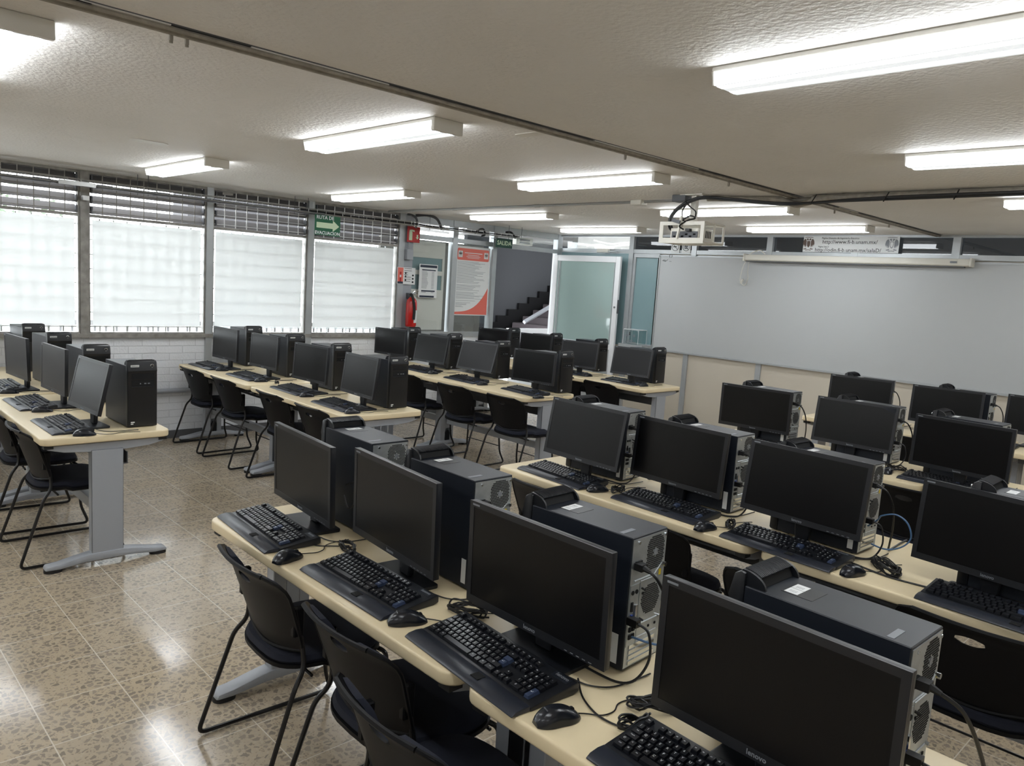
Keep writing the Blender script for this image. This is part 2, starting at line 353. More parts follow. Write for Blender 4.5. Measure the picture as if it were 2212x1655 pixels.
# window sill and head running the length of the window wall
struct('trim_1', MB().box(XW-.06, XW+.035, YN, 5.42, .995, 1.032), 'oldalu')
struct('trim_2', MB().box(XW-.06, XW+.02, YN, 5.42, 2.437, H), 'oldalu')
posts = [(-2.6, -2.52), (-1.25, -1.19), (-.12, -.06), (.98, 1.04), (1.975, 2.04), (3.088, 3.152), (4.182, 4.25), (5.37, 5.45)]
for i in range(len(posts)-1):
    ya, yb = posts[i][1], posts[i+1][0]
    wdw = empty('window_%d' % (i+1), (XW, (ya+yb)/2, 1.03)); wdw['kind'] = 'structure'
    hl = (yb-ya)/2
    def F(mb, name, m, **k): return put(name, mb, m, wdw, **k)
    f = MB()
    f.box(-.05, .012, -hl, -hl+.016, 0, 1.41).box(-.05, .012, hl-.016, hl, 0, 1.41).box(-.05, .012, -hl+.016, hl-.016, 1.035, 1.06).box(-.05, .012, -hl+.016, hl-.016, 0, .015)
    F(f, 'window_frame', 'oldalu')
    F(MB().box(-.034, -.031, -hl+.01, hl-.01, .01, 1.04), 'pane', 'glass')
    F(MB().box(-.029, -.0285, -hl+.045, hl-.035, .07, 1.012), 'window_film', 'film')
    for k in range(4):
        z = 1.10+.09*k
        b_ = F(MB().box(-.046, .046, -hl+.02, hl-.02, -.0025, .0025), 'louvre_blade', 'blade', loc=(-.026, 0, z), rot=(0, math.radians(50), 0))
    lk = MB()
    for s in (-1, 1):
        lk.box(-.04, -.005, s*hl-.02 if s > 0 else -hl, hl if s > 0 else -hl+.02, 1.06, 1.41)
        for k in range(4): lk.box(-.03, .03, s*(hl-.028)-.006, s*(hl-.028)+.006, 1.075+.09*k, 1.125+.09*k)
    F(lk, 'louvre_operator', 'darkgrey')
    g = MB(); n = round((yb-ya)/.118)
    for k in range(1, n): y = -hl+(yb-ya)*k/n; g.box(-.075, -.069, y-.006, y+.006, 0, 1.03).box(.014, .019, y-.004, y+.004, 1.06, 1.41)
    for k in range(8): z = .06+.13*k; g.box(-.069, -.066, -hl, hl, z-.005, z+.005)
    for k in range(4): z = 1.085+.09*k; g.box(.010, .014, -hl+.016, hl-.016, z-.003, z+.003)
    F(g, 'window_grille', 'whiteframe' if i >= 5 else 'oldalu')
for i, (a, b_) in enumerate(posts):
    struct('trim_%d' % (3+i), MB().box(XW-.08, XW+.03, a, b_, 0 if i in (5, 6) else .99, H), 'oldalu' if i < 5 else 'alu')
# glazed partition beyond the last window, up to the doorway
for i, (a, b_, z0, z1) in enumerate([(5.45, 5.58, 1.0, H), (6.195, 6.275, 1.0, H), (6.88, 6.95, 0, H), (8.12, 8.22, 0, H)]):
    struct('trim_%d' % (20+i), MB().box(XW-.07, XW+.02, a, b_, z0, z1), 'grey' if i == 0 else 'alu')
for i, (a, b_, z0, z1) in enumerate([(5.45, 8.22, 2.385, H), (5.45, 8.22, 2.19, 2.245), (5.45, 6.9, 1.0, 1.06)]):
    struct('trim_%d' % (30+i), MB().box(XW-.06, XW+.012, a, b_, z0, z1), 'alu')
pw = empty('window_9', (XW, 5.9, 1.06)); pw['kind'] = 'structure'
put('pane', MB().box(-.03, -.026, -.33, .3, 0, 1.13), 'glass', pw); put('transom_pane', MB().box(-.03, -.026, -.33, .3, 1.185, 1.325), 'glass', pw)
pw = empty('window_10', (XW, 6.58, 1.06)); pw['kind'] = 'structure'
put('pane', MB().box(-.03, -.026, -.305, .3, 0, 1.13), 'glass', pw); put('transom_pane', MB().box(-.03, -.026, -.305, .3, 1.185, 1.325), 'glass', pw)
pw = empty('window_11', (XW, 7.53, 2.245)); pw['kind'] = 'structure'
put('transom_pane', MB().box(-.03, -.026, -.58, .58, 0, .14), 'glass', pw)
# door leaf, swung open against the whiteboard wall
dr = empty('door_1', (-7.53, 8.02, 0), math.radians(1.5)); dr['kind'] = 'structure'
f = MB(); Lw = 1.17
f.box(0, .075, -.02, .02, .02, 2.165).box(Lw-.075, Lw, -.02, .02, .02, 2.165).box(.075, Lw-.075, -.02, .02, 2.085, 2.165).box(.075, Lw-.075, -.02, .02, .93, 1.0).box(.075, Lw-.075, -.02, .02, .02, .12)
put('door_frame', f.mesh(bevel=(.004, 1)), 'whiteframe', dr)
put('door_glass', MB().box(.075, Lw-.075, -.004, .004, 1.0, 2.085), 'frost', dr)
put('door_panel', MB().box(.075, Lw-.075, -.006, .006, .12, .93), 'alu', dr)
f = MB().box(.10, .112, -.012, -.005, 1.0, 2.085).box(.125, .131, -.012, -.005, 1.0, 2.085).box(Lw-.1, Lw-.09, -.012, -.005, 1.0, 2.085); put('glazing_bead', f, 'alu', dr)
f = MB(); f.cyl((Lw-.03, -.02, 1.5), (Lw-.03, -.035, 1.5), .014); put('door_lock', f, 'chrome', dr)
put('door_latch', MB().box(Lw, Lw+.012, -.015, .015, 1.42, 1.6), 'darkgrey', dr)
# wall with the whiteboard
struct('wall_far', MB().box(-5.9, XR, YW, YW+.1, 0, 2.225), 'brownwall')
struct('trim_40', MB().box(-7.6, XR, YW-.04, YW+.05, 2.222, 2.272), 'alu')
struct('trim_41', MB().box(-7.6, XR, YW-.04, YW+.05, 2.435, H), 'alu')
for i, x in enumerate((-6.31, -5.35, -4.36, -3.4, -2.44, -1.46, -.5, .5, 1.5, 2.5)):
    struct('trim_%d' % (50+i), MB().box(x-.035, x+.035, YW-.045, YW+.05, 1.02 if i == 0 else 2.2, 2.44), 'alu')
    if i: struct('trim_%d' % (70+i), MB().box(x-.03, x+.035, YW-.02, YW, .0, 1.0), 'alu')
struct('trim_60', MB().box(-6.345, -6.275, YW-.045, YW+.05, 0, 1.02), 'alu')
xs_ = [-7.6, -6.31, -5.35, -4.36, -3.4, -2.44, -1.46, -.5, .5, 1.5, 2.5, XR]
for i in range(len(xs_)-1):
    pw = empty('window_%d' % (20+i), ((xs_[i]+xs_[i+1])/2, YW, 2.27)); pw['kind'] = 'structure'; h2 = (xs_[i+1]-xs_[i])/2
    put('pane', MB().box(-h2+.035, h2-.035, .0, .004, 0, .17), 'darkglass' if i else 'glass', pw)
pw = empty('window_40', (-6.1, YW, 1.05)); pw['kind'] = 'structure'
put('pane', MB().box(-.17, .22, .0, .005, 0, 1.13), 'frost2', pw)
put('window_frame', MB().box(-.17, .24, -.03, .03, -.05, 0).box(-.17, .24, -.03, .03, 1.12, 1.17).box(-.175, -.14, -.02, .02, 0, 1.12), 'alu', pw)
struct('wall_far_left', MB().box(-7.6, -5.9, YW+.0, YW+.1, 0, 1.0), 'brownwall')
pw = empty('window_41', (-6.95, YW, 1.0)); pw['kind'] = 'structure'
put('pane', MB().box(-.64, .6, .0, .005, 0, 1.22), 'frost2', pw)
# dim room seen through the transom windows
struct('wall_beyond_far', MB().box(-10, XR, 11.2, 11.3, 0, 2.8), 'outer')
struct('ceiling_beyond', MB().box(-7.5, XR, 8.33, 11.3, 2.75, 2.85), 'outer')
struct('wall_beyond_side', MB().box(XR, XR+.1, 8.33, 11.3, 0, 2.8).box(-7.5, -7.4, 8.34, 11.3, 0, 2.8), 'outer')
# ------------------------------------------------------------------ outdoors and stair hall
struct('ground_outside', MB().box(-30, -7.73, -12, 24, -.2, -.02), 'outer')
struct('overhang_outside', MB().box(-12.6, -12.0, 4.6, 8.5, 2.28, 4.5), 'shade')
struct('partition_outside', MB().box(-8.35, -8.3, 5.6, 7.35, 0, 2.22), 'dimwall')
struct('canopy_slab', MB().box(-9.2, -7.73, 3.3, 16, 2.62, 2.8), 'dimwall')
struct('hall_ceiling', MB().box(-12.2, -9.2, 8.6, 16, 2.62, 2.8), 'outer')
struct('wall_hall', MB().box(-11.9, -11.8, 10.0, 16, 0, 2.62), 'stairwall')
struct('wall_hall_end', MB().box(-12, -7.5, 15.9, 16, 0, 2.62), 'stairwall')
st = empty('staircase', (-11.5, 10.0, 0))
tag(st, 'carpeted stairs with black saw-tooth stringer going up beyond the open doorway', 'stairs')
n = 15
pl = [(0, 0)]
for k in range(n): pl += [(.3*k, .63+.137*k), (.3*(k+1), .63+.137*k)]
pl += [(.3*n, 0)]
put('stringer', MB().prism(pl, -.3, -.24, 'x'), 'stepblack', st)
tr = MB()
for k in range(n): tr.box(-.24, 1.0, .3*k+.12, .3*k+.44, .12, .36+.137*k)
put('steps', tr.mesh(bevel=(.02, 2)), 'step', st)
hr = MB().tube([(1.05, .4, 1.0), (1.05, 2.6, 2.0)], .045, 4); put('handrail', hr, 'grey', st)
pr_ = put('parapet', MB().box(-.05, .05, -.55, .8, 0, .98), 'whiteframe', None, loc=(-9.2, 9.35, 0)); tag(pr_, 'low white parapet beyond the doorway below the stairs', 'parapet')
for i, (x, y, hgt) in enumerate([(-10.5, .6, 1.6), (-11, 2.2, 1.9), (-10.2, 3.6, 1.5)]):
    pass
fence = empty('garden_fence', (-10.2, 2.5, 0)); tag(fence, 'white picket railing outside behind the frosted windows', 'railing')
pk = MB()
for k in range(75): pk.box(-.01, .01, -4.5+.123*k, -4.475+.123*k, 0, 1.2)
put('pickets', pk, 'blade', fence); put('rails', MB().box(.02, .05, -4.6, 4.7, .9, .96).box(.02, .05, -4.6, 4.7, .2, .26), 'blade', fence)
bush = MB(); random.seed(3)
for k in range(900):
    a = random.random()*2*PI; rr = random.random()**.5; c = Vector((math.cos(a)*rr*.5, math.sin(a)*rr*1.0, 1.5+random.random()*1.3-rr*.3))
    q = Rz(random.random()*6) @ Rx(random.random()*6); bush.add([c+q @ Vector(p) for p in ((-.05, 0, 0), (0, .02, 0), (.05, 0, 0), (0, -.02, 0))], [(0, 1, 2, 3)])
tk = empty('tree', (-13, 2.2, 0)); tag(tk, 'small leafy tree outdoors seen through the gaps around the window film', 'tree')
o = put('foliage', bush, 'foliage', tk); put('trunk', MB().tube([(0, 0, 0), (.05, .05, 1), (0, 0, 2)], .07), 'outer', tk)
# ------------------------------------------------------------------ wall pipe
pp = put('wall_pipe', MB().tube([(XW+.035, -2.4, .475), (XW+.035, 5.4, .475)], .021, 10), 'grey'); tag(pp, 'grey painted conduit running low along the white brick wall', 'pipe')
# ------------------------------------------------------------------ ceiling seam pipes
sm = empty('ceiling_conduit', (-2.63, 0, H)); tag(sm, 'pair of thin dusty conduits along the ceiling joint to the whiteboard wall', 'conduit')
put('pipe', MB().tube([(0, YN, -.012), (0, YW-.02, -.012)], .009, 8), 'conduit', sm); put('pipe', MB().tube([(.032, YN, -.01), (.032, YW-.02, -.01)], .008, 8), 'conduit', sm)
g = MB(); random.seed(5); y = YN
while y < YW-.3:
    L_ = .15+random.random()*.6; k = random.random()
    if k < .55: g.box(.012+random.random()*.01, .03+random.random()*.02, y, y+L_, -.005, 0)
    else: g.box(-.022, -.008+random.random()*.01, y, y+L_, -.004, 0)
    y += L_*.9
put('plaster_joint', g, 'lampbody', sm)
put('dirt_strip', MB().box(-.03, .055, YN, YW-.02, -.0015, 0), 'darkgrey', sm)
for y in (.95, 1.0, 3.3, 4.35, 5.9, 7.0): put('clamp', MB().box(-.018, -.008, y, y+.01, -.035, -.01).cyl((-.013, y+.005, -.035), (-.013, y+.005, -.042), .006, 6), 'conduit', sm)
# ------------------------------------------------------------------ ceiling lights
def make_light():
    t = empty('ceiling_light', (0, 0, 0))
    b = MB(); Lx, Wy, hh = .605, .085, .056
    b.box(-Lx, Lx, -Wy, Wy, -.016, 0); put('housing', b.mesh(bevel=(.003, 1)), 'lampbody', t)
    put('end_cap', MB().box(Lx-.02, Lx+.004, -Wy-.002, Wy+.002, -hh-.004, 0).mesh(bevel=(.003, 1)), 'lampbody', t)
    e = MB(); e.prism([(-Wy+.002, -.015), (Wy-.002, -.015), (Wy-.012, -hh), (-Wy+.012, -hh)], -Lx, -Lx+.006, 'x'); put('lens_end', e, 'lampbody', t)
    l = MB(); l.prism([(-Wy+.004, -.0165), (Wy-.004, -.0165), (Wy-.014, -hh), (-Wy+.014, -hh)], -Lx+.006, Lx-.02, 'x'); put('lens', l, 'lens', t)
    return t
XCOL = [-6.08, -3.50, -.842, 1.80]; YROW = [.60, 2.30, 4.0, 5.76, 7.26, -1.10]
LN = {(0, 1): 'small-looking lamp over the left windows, nearest of the window column', (0, 2): 'second lamp of the column beside the windows, above the evacuation sign', (0, 3): 'third lamp of the column beside the windows, above the exit sign',
      (0, 4): 'last lamp of the window column, left of the projector near the far wall', (1, 0): 'lit fluorescent lamp cut off by the upper left corner', (1, 1): 'large lamp left of the ceiling conduits, second in the middle column',
      (1, 2): 'lamp of the middle column before the projector', (1, 3): 'lamp of the middle column directly behind the projector', (1, 4): 'lamp of the middle column closest to the web address banner',
      (2, 1): 'biggest lit prismatic lamp right of the ceiling conduits', (2, 2): 'second lamp right of the ceiling conduits, cut by the right edge', (2, 3): 'farthest lamp right of the conduits, cut by the right edge'}
p0 = make_light(); first = True
for i, x in enumerate(XCOL):
    for j, y in enumerate(YROW):  # lamps not in LN continue the grid out of view, added for room light
        if (i, j) in ((3, 4), (3, 0)) : continue
        o = p0 if first else copy_tree(p0); first = False
        yy = y-.06 if (i, j) == (2, 3) else y
        o.location = (x, yy, H)
        tag(o, LN.get((i, j), 'unseen fluorescent ceiling lamp in %s lamp row from the rear wall, %s column' % (('second', 'third', 'fourth', 'fifth', 'sixth', 'first')[j], ('window', 'middle', 'right-hand', 'far right')[i])), 'ceiling light', 'fluorescent ceiling lights')
hl_ = copy_tree(p0); hl_.location = (-9.6, 8.2, 2.62); tag(hl_, 'added fluorescent lamp lighting the stair hall outside the doorway', 'ceiling light')  # unseen fixture, added to light the stair hall
hl_ = copy_tree(p0); hl_.location = (-1.2, 9.8, 2.73); tag(hl_, 'lamp of the dim neighbouring room behind the transom glass', 'ceiling light')
# ceiling patches
for (x, y, a, b_, nm) in ((-5.2, 1.75, .06, .11, 'painted patch'), (-2.78, 2.72, .09, .035, 'oval cap')):
    o = put('ceiling_cover', MB().prism(rr_poly(a*2, b_*2, min(a, b_)*.9), -.004, 0), 'lampbody' if a < .07 else 'wall', None, loc=(x, y, H)); tag(o, 'flat pale cover plate on ceiling near the %s lamp' % ('left window' if a < .07 else 'large middle'), 'cover plate')
o = put('ceiling_cover', MB().prism(rr_poly(.22, .06, .028), -.004, 0), 'wall', None, loc=(-.72, 4.35, H)); tag(o, 'flat oval cover plate on ceiling by the right-edge lamp', 'cover plate')
# ------------------------------------------------------------------ cable tray
ct = empty('cable_tray', (-7.3, 0, 2.312)); tag(ct, 'wire basket cable tray hung along the top of the windows', 'cable tray')
b = MB()
for dx, dz in ((-.05, 0), (0, 0), (.05, 0), (-.05, .04), (.05, .04)): b.tube([(dx, -2.4, dz), (dx, 7.15, dz)], .0035, 5)
y = -2.4
while y < 7.16: b.tube([(-.05, y, .045), (-.05, y, 0), (.05, y, 0), (.05, y, .045)], .0025, 4); y += .1
put('basket', b, 'galvpipe', ct)
b = MB(); b.box(-.03, .03, -2.4, 4.2, -.012, .012)
for k in range(14): b.box(-.034, .034, -2.2+.47*k, -2.08+.47*k, -.016, .016)
put('channel', b, 'darkgrey', ct)
for y0 in (1.85,): put('joint_plate', MB().box(.052, .058, y0-.12, y0+.16, -.015, .02), 'galvpipe', ct)
random.seed(11)
b = MB()
for k in range(5): b.tube(smooth_path([(-.03+.015*k+random.uniform(-.01, .01), 3.9+.35*q, .012+random.random()*.012) for q in range(10)], 4), .006, 5)
put('cables', b, 'cable', ct)
b = MB()
for y in (.4, 2.36, 2.45, 3.87, 4.02, 5.6, 6.88, 7.11): b.tube([(0, y, -.03), (0, y, .16)], .003, 5)
put('hanging_rod', b, 'darkgrey', ct)
fx = put('flexible_conduit', MB().tube(smooth_path([(-7.45, 5.5, 2.44), (-7.36, 5.6, 2.455), (-7.3, 5.7, 2.42), (-7.3, 5.78, 2.31)], 8), .016, 8).tube(smooth_path([(-7.5, 5.42, 2.45), (-7.43, 5.46, 2.43), (-7.42, 5.5, 2.38), (-7.44, 5.5, 2.30)], 8), .014, 8), 'darkgrey'); tag(fx, 'grey bent flexible conduits dropping into cable tray beside the fire extinguisher sign', 'conduit')
fx = put('cable_loop', MB().tube(smooth_path([(-7.3, 6.3, 2.31), (-7.28, 6.36, 2.36), (-7.3, 6.44, 2.37), (-7.3, 6.47, 2.31), (-7.28, 6.4, 2.285)], 8), .012, 8).tube(smooth_path([(-7.34, 6.85, 2.37), (-7.3, 6.92, 2.375), (-7.3, 7.0, 2.31)], 8), .014, 8), 'cable'); tag(fx, 'black cable bundle looping over the tray above the red poster', 'cable')
rail_ = put('window_winder', MB().tube([(-7.52, 3.22, 2.42), (-7.47, 3.3, 2.415)], .02, 8).box(-7.56, -7.5, 1.98, 2.03, 2.2, 2.24), 'galvpipe'); tag(rail_, 'small metal louvre winders mounted beside window posts', 'window hardware')
# conduit across the ceiling, junction boxes, projector feed
cd = empty('thin_ceiling_conduit', (0, 5.12, H)); tag(cd, 'thin galvanized conduit crossing ceiling from window wall to junction box', 'conduit')
put('pipe', MB().tube([(-7.45, 0, -.013), (-3.4, -.02, -.013)], .011, 8), 'galvpipe', cd)
put('coupling', MB().tube([(-6.3, 0, -.013), (-6.24, 0, -.013)], .014, 8).tube([(-5.1, -.005, -.013), (-5.04, -.005, -.013)], .014, 8), 'galvpipe', cd)
jb = put('junction_box', MB().box(-.055, .055, -.045, .045, -.04, 0).mesh(bevel=(.004, 1)), 'cream', None, loc=(-3.9, 5.10, H)); tag(jb, 'small cream junction box on the ceiling conduit left of projector', 'junction box')
jb = put('junction_box', MB().box(-.06, .06, -.05, .05, -.05, 0).mesh(bevel=(.004, 1)), 'darkgrey', None, loc=(-3.37, 4.93, H)); tag(jb, 'dark grey junction box on ceiling beside the projector post', 'junction box')
path = [(-3.2, 5.0, -.02), (-2.9, 5.1, -.02), (-2.72, 5.16, -.022), (-2.6, 5.17, -.06), (-2.5, 5.16, -.05), (-2.38, 5.15, -.028), (-1.9, 5.13, -.024), (3.2, 5.08, -.024)]
cd = empty('thick_ceiling_conduit', (0, 0, H)); tag(cd, 'thick grey painted conduits stepping over ceiling joint towards right edge', 'conduit')
put('pipe', MB().tube(smooth_path(path, 6), .021, 10), 'conduit', cd); put('pipe', MB().tube(smooth_path([(p[0], p[1]+.05, p[2]+.004) for p in path[:5]]+[(-2.36, 5.2, -.02), (3.2, 5.14, -.018)], 6), .015, 8), 'conduit', cd)
put('coupling', MB().tube([(-2.26, 5.145, -.024), (-2.21, 5.143, -.024)], .026, 10), 'conduit', cd)
cb = put('projector_cable', MB().tube(smooth_path([(-3.33, 4.86, 2.17), (-3.42, 4.87, 2.22), (-3.42, 4.88, 2.31), (-3.34, 4.9, 2.39), (-3.22, 4.94, 2.44), (-3.05, 5.0, 2.435), (-2.7, 5.06, 2.40), (-2.45, 5.08, 2.395), (-2.1, 5.08, 2.41), (-1.5, 5.05, 2.415), (.5, 5.05, 2.42), (3.1, 5.04, 2.42)], 8), .010, 6)
     .tube(smooth_path([(-3.28, 4.86, 2.16), (-3.38, 4.86, 2.2), (-3.4, 4.87, 2.3), (-3.32, 4.89, 2.38), (-3.2, 4.93, 2.43), (-3.0, 5.0, 2.42), (-2.6, 5.05, 2.385), (-2.1, 5.07, 2.4), (.5, 5.04, 2.41), (3.1, 5.03, 2.41)], 8), .007, 6), 'cable'); tag(cb, 'black cable bundle hanging off the ceiling conduit into the projector cage', 'cable')
for x in (-2.42, -1.95, -1.55):
    o = put('cable_tie', MB().tube([(x, 5.03, 2.385), (x, 5.1, 2.45)], .004, 5), 'cable'); tag(o, 'small black tie %s' % {-2.42: 'holding projector cables where the conduit steps over the joint', -1.95: 'in the middle of the ceiling cable run', -1.55: 'on the ceiling cable run towards the right edge'}[x], 'cable tie', 'cable ties')
# projector in its white cage
pj = empty('projector_cage', (-3.27, 4.90, 2.11)); tag(pj, 'white metal security cage hanging from ceiling around the projector', 'projector cage')
b = MB(); x0, x1, y0, y1, z0, z1, t = -.17, .19, -.09, .17, 0, .135, .010
def bar(a, c): b.tube([a, c], t, 4)
for z in (z0, z1):
    bar((x0, y0, z), (x1, y0, z)); bar((x0, y1, z), (x1, y1, z)); bar((x0, y0, z), (x0, y1, z)); bar((x1, y0, z), (x1, y1, z))
for x in (x0, x1):
    for y in (y0, y1): bar((x, y, z0), (x, y, z1))
bar((x1, .04, z0), (x1, .04, z1))
put('cage_frame', b, 'cream', pj)
put('cage_plate', MB().box(x0-.012, x1+.01, y0-.018, y0-.012, z0-.012, z0+.026).box(x0-.012, x1+.01, y0-.018, y0-.012, z1-.018, z1+.008).box(x0-.012, x0+.02, y0-.018, y0-.012, z0+.026, z1-.018).box(x1-.02, x1+.01, y0-.018, y0-.012, z0+.026, z1-.018), 'cream', pj)
put('mounting_post', MB().box(-.02, .02, .03, .07, .13, .345).box(-.09, .1, -.02, .12, .343, .35), 'cream', pj)
put('hinge_arm', MB().tube([(-.02, -.11, .02), (-.0, -.11, .14), (.0, -.11, .18)], .011, 5), 'cream', pj)
put('padlock', MB().box(-.1, -.03, -.13, -.115, .12, .145, Ry(.25)), 'darkgrey', pj)
pr_ = empty('projector', (-3.26, 4.94, 2.125)); tag(pr_, 'pale video projector locked inside the white ceiling cage', 'projector')
put('body', MB().prism(rr_poly(.25, .22, .02), 0, .085).mesh(bevel=(.006, 2)), 'cream', pr_)
put('port_panel', MB().box(-.105, .115, -.1125, -.108, .01, .06), 'darkgrey', pr_)
b = MB()
for k in range(6): b.box(-.09+.034*k, -.07+.034*k, -.115, -.112, .018+.015*(k % 2), .03+.015*(k % 2))
put('ports', b, 'hole', pr_); put('plug', MB().box(.03, .065, -.145, -.112, .06, .078), 'cable', pr_)
b = MB()
for k in range(7): b.box(.124, .1265, -.08+.02*k, -.07+.02*k, .02, .07)
put('vents', b, 'hole', pr_)
cb = put('projector_power_cable', MB().tube(smooth_path([(-3.24, 4.79, 2.195), (-3.27, 4.78, 2.22), (-3.22, 4.8, 2.26), (-3.19, 4.85, 2.28), (-3.24, 4.86, 2.3), (-3.3, 4.86, 2.27), (-3.28, 4.86, 2.26)], 8), .006, 6).tube(smooth_path([(-3.2, 4.86, 2.28), (-3.21, 4.88, 2.33), (-3.27, 4.89, 2.37), (-3.33, 4.9, 2.42)], 8), .005, 6).tube(smooth_path([(-3.3, 4.86, 2.27), (-3.32, 4.87, 2.33), (-3.31, 4.89, 2.38)], 8), .005, 6), 'cable'); tag(cb, 'tangled black power cables around projector post above the cage', 'cable')
# ------------------------------------------------------------------ whiteboard, screen case, banner, signs
wb = empty('whiteboard', (-3.4, YW, 1.6)); tag(wb, 'long white enamel whiteboard with aluminium frame on the far wall', 'whiteboard')
put('board', MB().box(-2.45, 2.6, -.022, -.004, -.59, .60), 'whiteboard', wb)
put('frame', MB().box(-2.465, 2.62, -.03, -.002, .59, .61).box(-2.465, 2.62, -.04, -.002, -.61, -.588).box(-2.465, -2.448, -.03, -.002, -.6, .6).box(2.6, 2.62, -.03, -.002, -.6, .6), 'alu', wb)
put('marker_scribble', MB().tube(smooth_path([(-2.42, -.0235, .535), (-2.39, -.0235, .55), (-2.4, -.0235, .53), (-2.37, -.0235, .545), (-2.38, -.0235, .525), (-2.35, -.0235, .54), (-2.34, -.0235, .555)], 4), .0018, 4).tube([(-2.31, -.0235, .53), (-2.28, -.0235, .53)], .0018, 4), 'text', wb)
hk = put('hook', MB().tube(smooth_path([(-2.3, -.034, .575), (-2.31, -.034, .60), (-2.29, -.034, .62), (-2.27, -.034, .6), (-2.28, -.034, .575)], 5), .0025, 5), 'darkgrey', wb)
sc = empty('projection_screen', (-3.45, YW-.09, 2.20)); tag(sc, 'rolled projection screen in a long cream case above the whiteboard', 'projection screen')
put('case', MB().prism([(-.045, -.03), (-.04, .03), (.04, .035), (.05, -.02), (.02, -.04), (-.03, -.04)], -1.16, 1.17, 'x').mesh(bevel=(.006, 2)), 'cream', sc)
put('end_cap', MB().box(-1.175, -1.155, -.055, .055, -.045, .04).mesh(bevel=(.008, 2)), 'cream', sc); put('end_cap', MB().box(1.165, 1.185, -.055, .055, -.045, .04).mesh(bevel=(.008, 2)), 'cream', sc)
put('screen_slot', MB().box(-1.15, 1.12, -.03, .02, -.05, -.039), 'darkgrey', sc)
put('makers_label', MB().box(1.0, 1.06, -.049, -.047, -.012, .006), 'greyprint', sc)
ln = put('screen_cord', MB().tube(smooth_path([(-4.58, 8.1, 2.17), (-4.63, 8.12, 2.1), (-4.66, 8.14, 2.0), (-4.67, 8.16, 1.92), (-4.62, 8.17, 1.88), (-4.58, 8.16, 1.95), (-4.58, 8.14, 2.05), (-4.56, 8.12, 2.15)], 8), .004, 5).tube(smooth_path([(-4.6, 8.1, 2.2), (-4.52, 8.12, 2.26), (-4.44, 8.13, 2.28), (-4.39, 8.15, 2.24)], 8), .006, 5).cyl((-4.665, 8.16, 1.9), (-4.64, 8.16, 1.95), .013, 8), 'cream'); tag(ln, 'cream cord loop hanging from the left end of the screen case', 'cord')
bn = empty('address_banner', (-3.46, YW-.05, 2.357)); tag(bn, 'white banner with two web addresses above the projection screen', 'banner')
put('panel', MB().box(-.5, .5, -.004, 0, -.082, .088), 'paper', bn)
for s, sz, x, z in (('Página División de Ingeniería Eléctrica', .026, -.10, .067), ('http://www.fi-b.unam.mx/', .056, .0, .027), ('Página Sala D', .022, -.27, -.024), ('http://odin.fi-b.unam.mx/salaD/', .056, -.015, -.058)):
    put('lettering', text_mesh(s, sz, .0006), 'text', bn, loc=(x, -.0055, z), rot=(PI/2, 0, 0))
def crest(s, dark='text'):
    """small coat of arms: shield between two winged birds over a ribbon"""
    b = MB(); F = lambda pts: b.prism([(x*s, z*s) for x, z in pts], -.0006, 0, 'y')
    for m in (-1, 1):
        F([(m*.20, .30), (m*.30, .50), (m*.42, .44), (m*.50, .30), (m*.54, .08), (m*.50, -.14), (m*.44, .02), (m*.42, -.22), (m*.36, -.04), (m*.33, -.28), (m*.28, -.10), (m*.25, -.30), (m*.20, -.12)][::m])
        F([(m*.04, .34), (m*.03, .46), (m*.10, .54), (m*.18, .52), (m*.25, .44), (m*.18, .43), (m*.15, .36)][::m])
        F([(m*.20, -.34), (m*.46, -.40), (m*.40, -.46), (m*.14, -.42)][::m])
    F([(-.40, .62), (-.2, .66), (.2, .66), (.40, .62), (.38, .58), (.2, .61), (-.2, .61), (-.38, .58)])
    F([(-.15, .30), (.15, .30), (.16, .04), (.12, -.16), (0, -.28), (-.12, -.16), (-.16, .04)])
    F([(-.28, -.50), (0, -.46), (.28, -.50), (.24, -.55), (0, -.51), (-.24, -.55)])
    return b
def crest_inner(s):
    return MB().prism([(x*s, z*s) for x, z in ((-.11, .25), (.11, .25), (.12, .05), (.08, -.12), (0, -.21), (-.08, -.12), (-.12, .05))], -.0012, -.0008, 'y')
MT['crestbrown'] = mat('brown_print', srgb(96, 80, 72), .6)
put('crest', crest(.12), 'crestbrown', bn, loc=(-.44, -.0045, 0)); k_ = put('crest', crest(.12), 'greyprint', bn, loc=(.43, -.0045, 0)); put('shield', crest_inner(.12), 'paper', k_)
def sign(name, w_, h_, m, loc, face='y', th=.006):
    e = empty(name, loc, 0 if face == 'y' else PI/2)
    put('plate', MB().box(-w_/2, w_/2, -th, 0, -h_/2, h_/2).mesh(bevel=(.001, 1)), m, e); return e
# prohibition signs on the transom
for x, kind in ((-5.62, 'smoking'), (-5.46, 'eating')):
    s = sign('prohibition_sign', .125, .15, 'paper', (x, YW-.046, 2.31)); tag(s, 'white square no-%s sign under the projector cage' % kind, 'sign')
    r = MB(); r.tube([(.048*math.cos(a), -.0075, .048*math.sin(a)) for a in [2*PI*k/24 for k in range(24)]], .003, 5, closed=True).tube([(-.034, -.0075, .034), (.034, -.0075, -.034)], .003, 5); put('ring', r, 'text', s)
    if kind == 'smoking': put('pictogram', MB().box(-.03, .02, -.008, -.0065, -.004, .008), 'text', s)
    else: put('pictogram', MB().prism([(-.028, -.008), (.028, -.008), (.022, -.02), (-.022, -.02)], -.008, -.0065, 'y').prism([(-.024, .014), (.024, .014), (.03, .002), (-.03, .002)], -.008, -.0065, 'y'), 'text', s)
